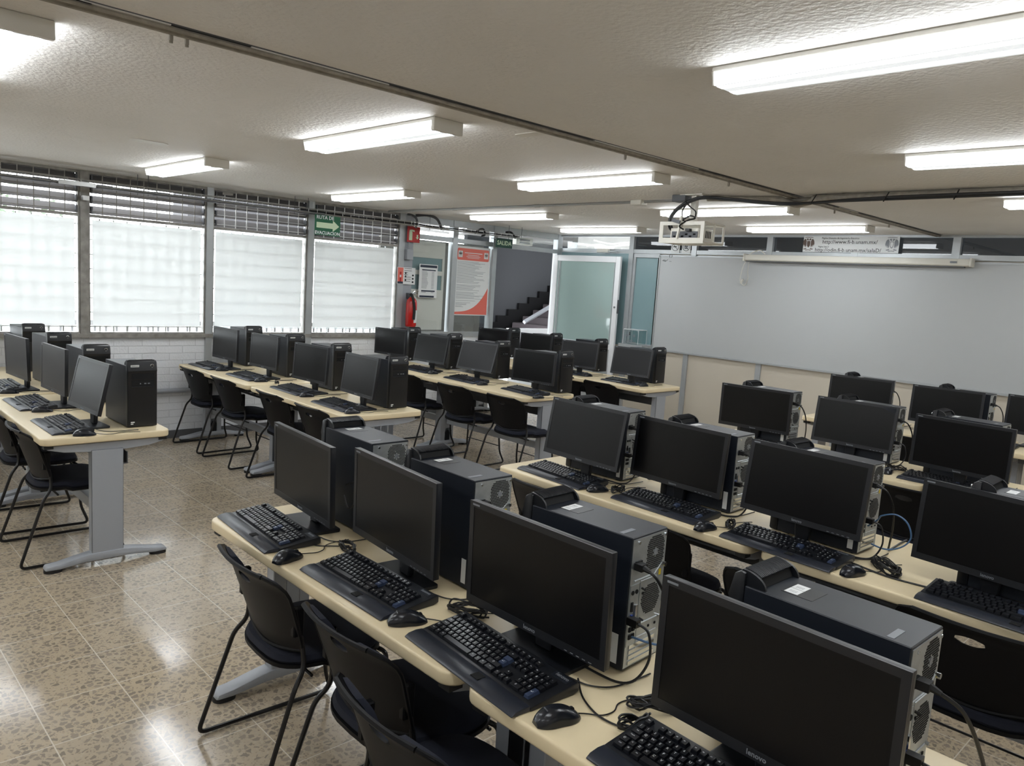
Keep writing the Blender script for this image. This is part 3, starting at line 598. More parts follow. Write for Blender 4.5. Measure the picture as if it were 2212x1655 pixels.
# signs on the window wall (face +x)
s = sign('evacuation_sign', .30, .204, 'signgreen', (-7.215, 4.20, 2.195), 'x'); tag(s, 'green evacuation route sign with a white arrow hung below the cable tray', 'sign')
for t_, z in (('RUTA DE', .078), ('EVACUACION', -.078)): put('lettering', text_mesh(t_, .05 if z > 0 else .046, .0006, 'CENTER', True), 'white', s, loc=(-.03 if z > 0 else 0, -.0075, z), rot=(PI/2, 0, 0))
put('arrow', MB().prism([(-.13, .028), (.06, .028), (.06, .058), (.135, 0), (.06, -.058), (.06, -.028), (-.13, -.028)], -.0085, -.0065, 'y'), 'lum', s)
s = sign('exit_sign', .295, .118, 'dkgreen', (XW+.14, 6.95, 2.238), 'x', .01); tag(s, 'dark green exit sign over the doorway', 'sign')
put('lettering', text_mesh('SALIDA', .078, .0006, 'CENTER', True), 'lum', s, loc=(0, -.0115, 0), rot=(PI/2, 0, 0))
put('bracket', MB().box(-.1, .1, 0, .15, .055, .062), 'darkgrey', s)
s = sign('fire_extinguisher_sign', .185, .185, 'signred', (XW+.06, 5.545, 2.226), 'x'); tag(s, 'red square extinguisher sign above the fire extinguisher', 'sign')
put('pictogram', MB().prism([(-.065, -.07), (-.02, -.07), (-.02, .02), (-.03, .045), (-.055, .045), (-.065, .02)], -.0085, -.0065, 'y').prism([(-.06, .05), (-.03, .055), (.01, .05), (.01, .03), (-.04, .04), (-.065, .03)], -.0085, -.0065, 'y').prism([(.045, 0), (.065, 0), (.065, -.03), (.078, -.03), (.055, -.055), (.032, -.03), (.045, -.03)], -.0085, -.0065, 'y'), 'lum', s)
s = sign('instruction_sheet', .265, .2, 'paper', (XW+.035, 5.485, 1.732), 'x', .003); tag(s, 'printed sheet with red panel explaining the extinguisher, above it', 'sheet')
put('red_panel', MB().box(-.125, -.045, -.0045, -.0032, -.095, .095), 'salmon', s); put('dark_band', MB().box(-.125, -.045, -.005, -.0044, -.095, -.07), 'navy', s)
put('picture', MB().box(-.098, -.072, -.0056, -.0048, -.07, .045), 'signred', s); put('picture_label', MB().box(-.095, -.075, -.006, -.0055, -.02, .01), 'paper', s)
b = MB(); random.seed(2)
for k in range(7): b.box(-.03, .02+.06*random.random(), -.0045, -.0032, .085-.025*k, .090-.025*k)
for k in range(3): b.box(-.02, .0, -.0045, -.0032, .02-.04*k, .045-.04*k).box(.085, .11, -.0045, -.0032, .0-.04*k, .02-.04*k)
put('print', b, 'text', s)
jb = empty('switch_box', (XW+.02, 5.50, 1.987)); tag(jb, 'light grey electrical box with conduit above the instruction sheet', 'electrical box')
put('box', MB().box(0, .06, -.045, .045, -.062, .062).mesh(bevel=(.004, 1)), 'grey', jb); put('feed_pipe', MB().tube([(.03, 0, .06), (.03, 0, .4)], .008, 6), 'grey', jb)
# fire extinguisher
fe = empty('fire_extinguisher', (XW+.11, 5.53, 1.13)); tag(fe, 'red fire extinguisher hanging on the post beside the glazed partition', 'fire extinguisher')
put('cylinder', MB().lathe([(0, 0), (.06, .002), (.066, .02), (.066, .28), (.058, .315), (.035, .345), (.02, .355), (0, .36)], 24), 'red', fe)
put('valve', MB().cyl((0, 0, .35), (0, 0, .395), .016).box(-.012, .012, -.03, .05, .39, .405), 'chrome', fe)
put('handle', MB().tube(smooth_path([(0, 0, .395), (0, .05, .43), (0, .09, .425)], 5), .007, 6).tube([(0, 0, .385), (0, .085, .39)], .007, 6), 'chrome', fe)
put('hose', MB().tube(smooth_path([(.0, -.02, .385), (.05, -.04, .38), (.075, -.03, .32), (.078, -.012, .2), (.075, -.015, .09)], 6), .017, 8), 'rubber', fe)
put('label', MB().prism([(.0672*math.cos(a), .0672*math.sin(a)) for a in [k*.12-.1 for k in range(12)]]+[(.06*math.cos(a), .06*math.sin(a)) for a in [k*.12-.1 for k in range(12)][::-1]], .05, .2), 'paper', fe)
put('wall_bracket', MB().box(-.11, -.06, -.02, .02, .33, .40), 'darkgrey', fe)
# white backing board with schedule
bd = empty('backing_board', (XW-.06, 5.87, 1.63)); tag(bd, 'off-white panel with green glazed openings behind the schedule', 'board')
b = MB(); b.box(-.012, 0, -.265, .235, .34, .54).box(-.012, 0, -.265, .235, .13, .185).box(-.012, 0, -.265, .235, -.55, -.05).box(-.012, 0, -.28, -.265, -.55, .54).box(-.012, 0, .235, .27, -.55, .54)
put('panel', b, 'wall', bd); put('openings', MB().box(-.02, -.014, -.27, .24, .17, .35).box(-.02, -.014, -.27, .24, -.06, .15), 'frost2', bd)
s = sign('schedule_sheet', .285, .41, 'paper', (XW-.02, 5.86, 1.685), 'x', .002); tag(s, 'paper timetable with dark headings taped on partition glass', 'sheet')
put('headings', MB().box(-.13, .13, -.0035, -.0022, .165, .195).box(-.1, .11, -.0035, -.0022, .128, .142).box(-.1, .11, -.0035, -.0022, -.13, -.113).box(-.125, .1, -.0035, -.0022, -.2, -.178), 'navy', s)
b = MB()
for k in range(15):
    z = .11-.0165*k-(0.02 if k > 12 else 0)
    b.box(-.1, -.03+.03*random.random(), -.0033, -.0022, z, z+.005).box(.05, .09, -.0033, -.0022, z, z+.005)
put('print', b, 'greyprint', s)
s = sign('regulations_poster', .58, .885, 'paper', (XW-.02, 6.575, 1.717), 'x', .003); tag(s, 'tall regulations poster with a red header and red corner', 'poster')
put('header', MB().prism(rr_poly(.54, .15, .02, 3, 0, .34), -.0045, -.0032, 'y'), 'salmon', s)
cv = [(.28, -.43), (-.28, -.43), (-.28, -.40)]+[(-.28+.56*t, -.40+.02*t+.30*t**3.2) for t in [k/12 for k in range(1, 13)]]
put('corner_swoosh', MB().prism(cv, -.0045, -.0032, 'y'), 'salmon', s)
b = MB(); random.seed(9)
for k in range(44):
    z = .245-.0135*k; wl = .5 if k < 34 else .5-.04*(k-34)
    if random.random() < .9: b.box(-.26, -.26+wl*(.55+.45*random.random()), -.0042, -.0032, z, z+.0035)
put('print', b, 'greyprint', s)
put('crest', MB().box(-.255, -.185, -.0055, -.0047, .30, .38).box(.185, .255, -.0055, -.0047, .30, .38), 'paper', s)
put('crest_print', mesh_join([(crest(.045).mesh(), Tr((-.22, -.006, .34))), (crest(.045).mesh(), Tr((.22, -.006, .34)))]), 'crestbrown', s)
put('header_print', MB().box(-.15, .15, -.0055, -.0047, .355, .364).box(-.1, .1, -.0055, -.0047, .33, .336).box(-.12, .12, -.0055, -.0047, .312, .317).box(-.1, .1, -.0055, -.0047, .295, .3), 'paper', s)
# acrylic ballot box on the window ledge, emergency light
ub = empty('acrylic_box', (-6.09, YW-.1, 1.04)); tag(ub, 'clear acrylic ballot box with crests on ledge left of whiteboard', 'box')
put('box', MB().box(-.12, .12, -.09, .09, 0, .19), 'acrylic', ub)
e = MB()
for x in (-.12, .12):
    for y in (-.09, .09): e.tube([(x, y, 0), (x, y, .19)], .003, 4)
for y in (-.09, .09): e.tube([(-.12, y, .19), (.12, y, .19)], .003, 4)
for x in (-.12, .12): e.tube([(x, -.09, .19), (x, .09, .19)], .003, 4)
put('edges', e, 'white', ub); put('crest', mesh_join([(crest(.035).mesh(), Tr((-.06, -.091, .11))), (crest(.035).mesh(), Tr((.055, -.091, .11)))]), 'greyprint', ub)
put('print', MB().box(-.05, .04, -.0915, -.0905, .045, .055).box(-.09, .09, -.0915, -.0905, .025, .035), 'greyprint', ub); put('lock', MB().box(-.02, -.005, -.1, -.09, .12, .16), 'chrome', ub)
lg = put('ledge', MB().box(-6.27, -5.88, YW-.21, YW-.0, 1.0, 1.04), 'alu'); lg['kind'] = 'structure'
el = empty('emergency_light', (XW-.12, 7.55, 2.31)); tag(el, 'pale emergency light unit above the doorway beside the exit sign', 'emergency light')
put('housing', MB().box(-.04, .04, -.16, .16, -.05, .05).mesh(bevel=(.005, 1)), 'cream', el); put('lamp_slot', MB().box(.038, .042, -.1, .1, -.03, -.005).box(.038, .042, -.1, .1, .005, .03), 'darkgrey', el)
cb = put('overhead_cables', MB().tube(smooth_path([(-7.33, 8.45, 2.33), (-7.2, 8.6, 2.36), (-7.0, 8.55, 2.33), (-6.7, 8.6, 2.36), (-6.4, 8.6, 2.35)], 6), .012, 6).tube(smooth_path([(-7.33, 8.6, 2.42), (-7.1, 8.7, 2.38), (-6.8, 8.72, 2.40), (-6.4, 8.7, 2.39)], 6), .012, 6), 'cream'); tag(cb, 'pale cables running behind transom glass at the room corner', 'cable')
dc = empty('door_closer', (-6.75, YW-.06, 2.24)); tag(dc, 'white door closer fixed to rail above the open door', 'door closer')
put('body', MB().box(-.1, .1, -.05, 0, -.02, .03).mesh(bevel=(.006, 1)), 'cream', dc); put('arm', MB().box(.08, .24, -.045, -.03, -.012, .0), 'alu', dc)
# ================================================================== FURNITURE AND COMPUTERS
DZ = .75
# place of every monitor (x, y, height of panel's lower edge, turn, tilt) and tower (x, y, turn), in metres
MON = {
  'A2-1': (-2.575, 1.422, 0.816, -0.086, -0.025),
  'A2-2': (-1.942, 1.395, 0.840, -0.091, -0.018),
  'A2-3': (-1.308, 1.396, 0.821, -0.007, -0.021),
  'A2-4': (-0.636, 1.356, 0.827, -0.021, 0.007),
  'B2-1': (-2.476, 2.917, 0.853, -0.041, 0.166),
  'B2-2': (-1.967, 3.008, 0.834, -0.038, 0.092),
  'B2-3': (-1.317, 2.924, 0.847, -0.043, 0.138),
  'B2-4': (-0.651, 2.977, 0.822, -0.094, 0.089),
  'C2-1': (-2.605, 4.915, 0.823, 0.091, -0.001),
  'C2-2': (-1.950, 4.974, 0.825, 0.018, 0.146),
  'C2-3': (-1.255, 4.732, 0.835, -0.062, 0.025),
  'D2-1': (-2.552, 6.578, 0.837, 0.086, 0.073),
  'D2-2': (-1.907, 6.648, 0.833, 0.075, 0.081),
  'D2-3': (-1.281, 6.820, 0.837, -0.014, 0.080),
  'A1-4': (-4.822, 1.257, 0.845, 0.069, 0.220),
  'A1-3': (-5.533, 1.273, 0.845, 0.052, 0.015),
  'A1-2': (-6.299, 1.227, 0.838, 0.084, -0.032),
  'B1-1': (-7.050, 3.053, 0.840, 0.054, 0.027),
  'B1-2': (-6.353, 3.100, 0.841, 0.043, 0.044),
  'B1-3': (-5.476, 3.062, 0.844, 0.070, 0.060),
  'B1-4': (-4.725, 3.027, 0.847, -0.058, 0.127),
  'C1-1': (-7.180, 5.021, 0.833, 0.196, 0.021),
  'C1-2': (-6.403, 4.978, 0.840, 0.106, 0.190),
  'C1-3': (-5.669, 4.974, 0.846, 0.115, 0.296),
  'C1-4': (-4.817, 4.938, 0.844, 0.137, 0.074),
  'D1-1': (-7.209, 6.622, 0.838, 0.221, 0.073),
  'D1-2': (-6.538, 6.714, 0.836, 0.151, 0.078),
  'D1-3': (-5.638, 6.494, 0.839, 0.203, 0.149),
  'D1-4': (-4.905, 6.490, 0.844, 0.093, 0.185),
}
TOW = {
  'A2-1': (-2.482, 1.645, -0.029),
  'A2-2': (-1.897, 1.633, -0.025),
  'A2-3': (-1.278, 1.608, 0.036),
  'A2-4': (-0.594, 1.567, -0.027),
  'B2-1': (-2.514, 3.189, 0.037),
  'B2-2': (-1.879, 3.174, 0.003),
  'B2-3': (-1.284, 3.135, -0.053),
  'B2-4': (-0.550, 3.126, -0.000),
  'C2-1': (-2.553, 5.067, -0.032),
  'C2-2': (-1.879, 5.101, -0.029),
  'C2-3': (-1.291, 5.057, -0.033),
  'D2-1': (-2.570, 6.854, -0.021),
  'D2-2': (-1.806, 6.849, -0.016),
  'A1-4': (-4.841, 1.529, 0.028),
  'A1-3': (-5.726, 1.534, 0.035),
  'A1-2': (-6.614, 1.521, 0.061),
  'A1-1': (-7.395, 1.523, 0.052),
  'B1-1': (-7.343, 3.403, 0.004),
  'B1-2': (-6.508, 3.410, 0.006),
  'B1-3': (-5.675, 3.380, 0.010),
  'B1-4': (-4.787, 3.312, 0.022),
  'C1-1': (-7.391, 5.397, -0.011),
  'C1-2': (-6.588, 5.359, -0.013),
  'C1-3': (-5.819, 5.359, -0.014),
  'C1-4': (-4.865, 5.261, -0.028),
  'D1-1': (-7.427, 7.068, 0.007),
  'D1-2': (-6.667, 7.075, -0.015),
  'D1-3': (-5.938, 7.082, -0.032),
  'D1-4': (-4.986, 6.912, -0.024),
}

ROWNAME = {'A1': 'nearest row by the windows', 'B1': 'second row by the windows', 'C1': 'third row by the windows', 'D1': 'farthest row by the windows',
           'A2': 'nearest row on the right', 'B2': 'second row on the right', 'C2': 'third row on the right', 'D2': 'right row closest to the whiteboard'}
def nth(k):
    r, i = k[:2], int(k[3])
    n = (5-i) if r[1] == '1' else i
    return ('aisle-end', 'second-from-aisle', 'third-from-aisle', 'fourth-from-aisle')[n-1], ROWNAME[r]
# ---- desk
def make_desk():
    t = empty('computer_desk', (0, 0, 0)); L, D = 1.50, .665
    put('tabletop', MB().prism(rr_poly(L, D, .05, 6), DZ-.040, DZ).mesh(bevel=(.008, 3)), 'desk', t)
    b = MB().box(-L/2+.1, L/2-.1, -D/2+.09, -D/2+.13, .665, DZ-.041).box(-L/2+.1, L/2-.1, D/2-.13, D/2-.09, .665, DZ-.041); put('rail', b, 'darkgrey', t)
    put('stretcher', MB().box(-L/2+.08, L/2-.08, -.02, .02, .25, .31), 'grey', t)
    put('cable_trough', MB().box(-L/2+.1, L/2-.1, .02, .12, .55, .556).box(-L/2+.1, L/2-.1, .12, .126, .55, .62).box(-L/2+.1, L/2-.1, .014, .02, .55, .62), 'darkgrey', t)
    for s in (-1, 1):
        x = s*(L/2-.045)
        b = MB().prism([(-.30, DZ-.046), (.30, DZ-.046), (.30, .685), (.22, .665), (.1, .655), (-.1, .655), (-.22, .665), (-.30, .685)], x-.022, x+.022, 'x')
        put('support_arm', b.mesh(bevel=(.003, 1)), 'grey', t)
        put('arm_cap', MB().box(x-.02, x+.024, -.315, -.27, .690, .709).box(x-.02, x+.024, .27, .315, .690, .709), 'rubber', t)
        b = MB().box(x-.03, x+.03, -.0875, -.03, .05, .665).box(x-.03, x+.03, .03, .0775, .05, .665).box(min(x+s*.02, x+s*.03), max(x+s*.02, x+s*.03), -.0875, .0775, .05, .665).box(x-.03, x+.03, -.03, .03, .2, .665)
        leg = put('leg', b.mesh(bevel=(.003, 1)), 'grey', t)
        put('cable_opening', MB().prism([(-.028, .055), (.028, .055), (.028, .15), (.018, .175), (0, .185), (-.018, .175), (-.028, .15)], x-s*.0312-.0008, x-s*.0312+.0008, 'x'), 'hole', leg)
        up_ = [(-.32, .018), (-.31, .04), (-.25, .045), (-.15, .065), (-.09, .075), (.08, .075), (.15, .065), (.25, .045), (.31, .04), (.32, .018), (.25, .016), (.12, .03), (-.12, .03), (-.25, .016)]
        put('foot', MB().prism(up_, x-.038, x+.038, 'x').mesh(bevel=(.009, 2)), 'grey', t)
        for e in (-1, 1): put('foot_pad', MB().prism(rr_poly(.07, .09, .03, 4, x, e*.275), 0, .018), 'rubber', t)
    return t
YD = {'A1': .986, 'B1': 2.787, 'C1': 4.65, 'D1': 6.30, 'A2': 1.178, 'B2': 2.765, 'C2': 4.585, 'D2': 6.42}
DESKS = [('A1', -5.275, 'aisle-end desk', 0), ('A1', -6.83, 'desk against the window wall', 1), ('B1', -5.205, 'aisle-end desk', -.4), ('B1', -6.735, 'desk against the window wall', .3),
         ('C1', -5.35, 'aisle-end desk', 0), ('C1', -6.80, 'desk against the window wall', 0), ('D1', -5.30, 'aisle-end desk', 0), ('D1', -6.82, 'desk against the window wall', 0),
         ('A2', -2.105, 'aisle-end desk', -.3), ('A2', -.565, 'second desk from the aisle', .2), ('B2', -2.17, 'aisle-end desk', -.5), ('B2', -.638, 'second desk from the aisle', .3),
         ('C2', -2.14, 'aisle-end desk', 0), ('C2', -.61, 'second desk from the aisle', 0), ('D2', -2.215, 'aisle-end desk', 0), ('D2', -.69, 'second desk from the aisle', 0)]
dk = make_desk(); first = True
for r, x, nm, a in DESKS:
    o = dk if first else copy_tree(dk); first = False
    o.location = (x, YD[r]+.3325, 0); o.rotation_euler.z = math.radians(a)
    tag(o, 'tan topped grey steel %s, %s' % (nm, ROWNAME[r]), 'desk', 'tan computer desks')
# ---- chair
def make_chair():
    t = empty('chair', (0, 0, 0)); W2 = .262
    for s in (-1, 1):
        pts = [(s*.212, .135, .64), (s*.212, .165, .50), (s*.228, .165, .43), (s*.247, .125, .385), (s*W2, .0, .012), (s*W2, .54, .012), (s*.235, .50, .12), (s*.215, .49, .39), (s*.18, .47, .40)]
        put('sled_leg', MB().tube(fillet(pts, .035, 5), .0085, 8), 'rod', t)
    b = MB().tube([(-.215, .2, .39), (.215, .2, .39)], .006, 6).tube([(-.21, .46, .39), (.21, .46, .39)], .006, 6).tube(fillet([(-.245, .03, .13), (-.2, .12, .25), (.2, .12, .25), (.245, .03, .13)], .03), .004, 6)
    b = MB().tube([(-.215, .2, .39), (.215, .2, .39)], .006, 6).tube([(-.21, .46, .39), (.21, .46, .39)], .006, 6).tube([(-.235, .505, .17), (.235, .505, .17)], .005, 6)
    put('cross_rod', b, 'rod', t)
    # seat: rounded pan with padded top, curved rear edge
    def outline(k, ins):
        n = 40; a = 2*PI*k/n; c, s_ = math.cos(a), math.sin(a); e = .62
        x = (.235-ins)*math.copysign(abs(c)**e, c); y = .315+(.20-ins if s_ > 0 else .215-ins)*math.copysign(abs(s_)**(e if s_ > 0 else .85), s_)
        return x, y
    def layer(prof, dip):
        mb = MB(); n = 40; vs = []
        for ins, z in prof:
            for k in range(n):
                x, y = outline(k, ins); zz = z-dip*math.exp(-((y-.3)/.16)**2)*(1-(x/.24)**2)-.012*max(0, (y-.42)/.1)**2+.02*(abs(x)/.235)**3*(1 if y < .25 else .2)
                vs.append((x, y, zz))
        fs = [(r_*n+k, r_*n+(k+1) % n, (r_+1)*n+(k+1) % n, (r_+1)*n+k) for r_ in range(len(prof)-1) for k in range(n)]
        fs += [tuple(range(n))[::-1], tuple((len(prof)-1)*n+k for k in range(n))]
        return mb.add(vs, fs)
    put('seat_pan', layer([(.06, .395), (.02, .397), (0, .405), (0, .418)], 0), 'shell', t)
    put('seat_cushion', layer([(.012, .418), (.004, .43), (.012, .448), (.035, .458), (.09, .462), (.16, .462)], .012), 'fabric', t)
    # back shell: curved sheet with a flared top lip and a hand hole
    nu, nv = 36, 26; hx, hz, hw, hh = 0, .694, .048, .0155
    def bp(u, v):
        half = .218+.03*v; s_ = u*2-1
        if v > .70: half -= .075*(1-math.sqrt(max(0, 1-((v-.70)/.30)**2)))
        if v < .12: half -= .010*((.12-v)/.12)**2
        x = s_*half; z = .487+.265*v-.022*(1-v)**2*math.cos(s_*PI/2)
        return x, z
    def surf(x, z):
        v = min(max((z-.487)/.265, -.1), 1)
        y = .118-.085*v+.055*(x/.24)**2*(1-.25*v)
        if v > .8: y -= .022*((v-.8)/.2)**1.8
        return y
    def mk(off, pad=False):
        vs = []
        for j in range(nv+1):
            for i in range(nu+1):
                x, z = bp(i/nu, j/nv)
                if pad: x *= .93; z = .50+(z-.487)*.93
                else:
                    dx, dz = (x-hx)/hw, (z-hz)/hh; q = math.hypot(dx, dz)
                    if .45 < q < 1.75: x, z = hx+dx/q*hw*(1 if q < 1.35 else q), hz+dz/q*hh*(1 if q < 1.35 else q)
                vs.append((x, surf(x, z)+off, z))
        return vs
    A = mk(0); B = mk(.009)
    fs = []; N_ = (nu+1)*(nv+1); keep = set()
    def inhole(i, j):
        ids = [j*(nu+1)+i, j*(nu+1)+i+1, (j+1)*(nu+1)+i, (j+1)*(nu+1)+i+1]
        x = sum(A[k][0] for k in ids)/4; z = sum(A[k][2] for k in ids)/4
        return math.hypot((x-hx)/hw, (z-hz)/hh) < .93
    for j in range(nv):
        for i in range(nu):
            if not inhole(i, j): keep.add((i, j))
    q = lambda i, j: j*(nu+1)+i
    for (i, j) in keep:
        fs.append((q(i, j), q(i+1, j), q(i+1, j+1), q(i, j+1))); fs.append((q(i, j)+N_, q(i, j+1)+N_, q(i+1, j+1)+N_, q(i+1, j)+N_))
        for (di, dj, a, b_) in ((-1, 0, q(i, j), q(i, j+1)), (1, 0, q(i+1, j), q(i+1, j+1)), (0, -1, q(i, j), q(i+1, j)), (0, 1, q(i, j+1), q(i+1, j+1))):
            if (i+di, j+dj) not in keep: fs.append((a, b_, b_+N_, a+N_))
    mb = MB(); mb.add(A+B, fs); back = put('backrest_shell', mb, 'shell', t)
    # raised rib framing the shell: lip on top, smile-shaped lower edge
    lip = [(bp(k/nu, 1)[0], surf(*bp(k/nu, 1))+.002, bp(k/nu, 1)[1]) for k in range(nu+1)]
    low = [(bp(k/nu, 0)[0], surf(*bp(k/nu, 0))+.004, bp(k/nu, 0)[1]-.012*math.cos((k/nu-.5)*PI)) for k in range(nu+1)]
    sl = [[(bp(s, k/nv)[0], surf(*bp(s, k/nv))+.003, bp(s, k/nv)[1]) for k in range(nv+1)] for s in (0, 1)]
    put('shell_rim', MB().tube(low[::3], .007, 6).tube(sl[0][::2], .006, 6).tube(sl[1][::2], .006, 6).tube(lip[::2], .0075, 6), 'shell', back)
    A = mk(.012, True); B = [(x, y+.018*(1-abs(x/.235)**4), z) for x, y, z in A]
    mb = MB(); fs = []
    for j in range(nv):
        for i in range(nu):
            fs.append((q(i, j), q(i+1, j), q(i+1, j+1), q(i, j+1))); fs.append((q(i, j)+N_, q(i, j+1)+N_, q(i+1, j+1)+N_, q(i+1, j)+N_))
    for i in range(nu): fs += [(q(i, 0), q(i+1, 0), q(i+1, 0)+N_, q(i, 0)+N_), (q(i, nv), q(i+1, nv), q(i+1, nv)+N_, q(i, nv)+N_)]
    for j in range(nv): fs += [(q(0, j), q(0, j+1), q(0, j+1)+N_, q(0, j)+N_), (q(nu, j), q(nu, j+1), q(nu, j+1)+N_, q(nu, j)+N_)]
    def ztop(x): t = min(max((abs(x)-.045)/.05, 0), 1); return .668+.07*t*t*(3-2*t)
    A2 = []; B2 = []
    for (x, y, z), (x2, y2, z2) in zip(A, B):
        zc = min(z, ztop(x)); yn = surf(x, zc)+.012
        A2.append((x, yn, zc)); B2.append((x2, yn+.018*(1-abs(x/.235)**4)+.002, zc-.003))
    mb.add(A2+B2, fs); put('back_pad', mb, 'fabric', t)
    for s in (-1, 1): put('back_socket', MB().box(s*.208-.012, s*.208+.012, .128, .165, .54, .64).mesh(bevel=(.004, 1)), 'shell', t)
    return t
CH = [('A1', -4.925, .905, 0, 'chair at the aisle end of the nearest window-side desk'), ('A1', -5.60, .895, -3, 'chair cut by the left edge, beside the aisle-end one, nearest window-side row'),
      ('B1', -7.08, 2.70, 2, 'chair against the brick wall, second row by the windows'), ('B1', -6.42, 2.71, 1, 'second chair from the brick wall, second row by the windows'), ('B1', -5.57, 2.72, 0, 'third chair from the brick wall, second row by the windows'), ('B1', -4.90, 2.70, 0, 'aisle-end chair of second window row, partly behind a monitor'),
      ('C1', -6.25, 4.52, 0, 'chair mostly hidden behind a tower, third row by the windows'), ('C1', -5.45, 4.475, 1, 'second-from-aisle chair with hand hole, third row by the windows'), ('C1', -4.76, 4.475, -1, 'aisle-end chair with hand hole, third row by the windows'),
      ('D1', -5.12, 6.20, -3, 'aisle-end chair of the farthest window row, only its back visible'), ('D1', -5.70, 6.25, 0, 'chair back peeking beside the aisle-end one, farthest window row'),
      ('A2', -2.36, 1.05, -2, 'large chair nearest the aisle, front right row with a grey desk foot beside it'), ('A2', -1.76, 1.05, -1, 'second chair from the aisle, nearest row on the right'), ('A2', -1.34, .90, -3, 'chair cut off by the bottom edge, closest to the viewer'),
      ('B2', -2.49, 2.62, 0, 'chair behind the second tower, aisle end of second right row'), ('B2', -1.90, 2.61, 0, 'chair behind the third tower in the second right row'), ('B2', -1.15, 2.47, 6, 'chair with rounded pad between two towers, second right row'), ('B2', -.61, 2.64, 0, 'chair with hand hole at right edge under the second right row'),
      ('C2', -1.42, 4.40, 0, 'chair with pale hand hole under the third right row'), ('D2', -1.95, 6.22, 0, 'chair sliver between two monitors near the whiteboard row')]
c0 = make_chair(); first = True
for r, x, y, a, lb in CH:
    o = c0 if first else copy_tree(c0); first = False
    o.location = (x, y, 0); o.rotation_euler.z = math.radians(a); tag(o, 'black '+lb, 'chair', 'black sled-base chairs')
# ---- monitor
def make_monitor(w_, h_):
    t = empty('computer_monitor', (0, 0, 0)); bz = .017
    b = MB(); T = .022
    fr = MB().box(-w_/2, w_/2, 0, T, 0, h_)
    hs = put('panel_housing', MB().box(-w_/2, w_/2, .0015, T, 0, h_).mesh(bevel=(.003, 2)), 'bezel', t)
    f = MB().box(-w_/2, -w_/2+bz, 0, .004, 0, h_).box(w_/2-bz, w_/2, 0, .004, 0, h_).box(-w_/2+bz, w_/2-bz, 0, .004, h_-bz, h_).box(-w_/2+bz, w_/2-bz, 0, .004, 0, bz+.006)
    put('bezel', f, 'bezel', hs)
    put('screen', MB().box(-w_/2+bz, w_/2-bz, .0012, .003, bz+.006, h_-bz), 'screen', hs)
    put('brand_lettering', text_mesh('lenovo', .016, .0003, 'CENTER', True), 'greyprint', hs, loc=(0, -.0005, .011), rot=(PI/2, 0, 0))
    put('model_badge', MB().box(-w_/2+.012, -w_/2+.040, -.0004, .001, h_-.0115, h_-.0065), 'greyprint', hs)
    k = MB()
    for i in range(5): k.box(w_/2-.13+.02*i, w_/2-.12+.02*i, -.0005, .001, .004, .006)
    put('menu_buttons', k, 'greyprint', hs)
    put('rear_bulge', MB().prism(rr_poly(w_*.62, h_*.62, .03, 5, 0, h_*.5), T-.002, T+.028, 'y').mesh(bevel=(.008, 2)), 'bezel', hs)
    return t, hs
def add_stand(t):
    nk = put('stand_neck', MB().prism([(-.028, .012), (-.042, .155), (.042, .155), (.028, .012)], .055, .078, 'y').mesh(bevel=(.004, 1)), 'black', t)
    bs = put('stand_base', MB().prism(rr_poly(.26, .15, .012, 4, 0, .055), 0, .012).mesh(bevel=(.003, 2)), 'black', t)
    return nk, bs
PROTO = {}
for side, (w_, h_) in {'2': (.512, .297), '1': (.474, .296)}.items():
    t, hs = make_monitor(w_, h_); add_stand(t); PROTO[side] = t
used = set()
for k, (x, y, zb, yaw, tilt) in MON.items():
    side = k[1]
    if side in used: o = copy_tree(PROTO[side])
    else: o = PROTO[side]; used.add(side)
    o.location = (x, y, DZ); o.rotation_euler.z = yaw
    tx, ty, ta = TOW.get(k, (x, y+.22, 0))
    lim = ty-.082-.006-y          # rear limit for the stand, the tower's flank
    shift = min(-.06 if k[:2] == 'B2' else -.02, lim-.13)
    for c in kids(o):
        if c.name.startswith('panel_housing'): c.location = (0, 0, zb-DZ); c.rotation_euler.x = -tilt
        elif c.name.startswith('stand_base'): c.location = (.0, shift, 0)
        elif c.name.startswith('stand_neck'): c.location = (0, min(0, lim-.079-.0), 0)
    n_, r_ = nth(k)
    tag(o, 'black switched-off %s monitor, %s, %s' % ('wide' if side == '2' else 'smaller', n_, r_), 'monitor', 'black computer monitors')
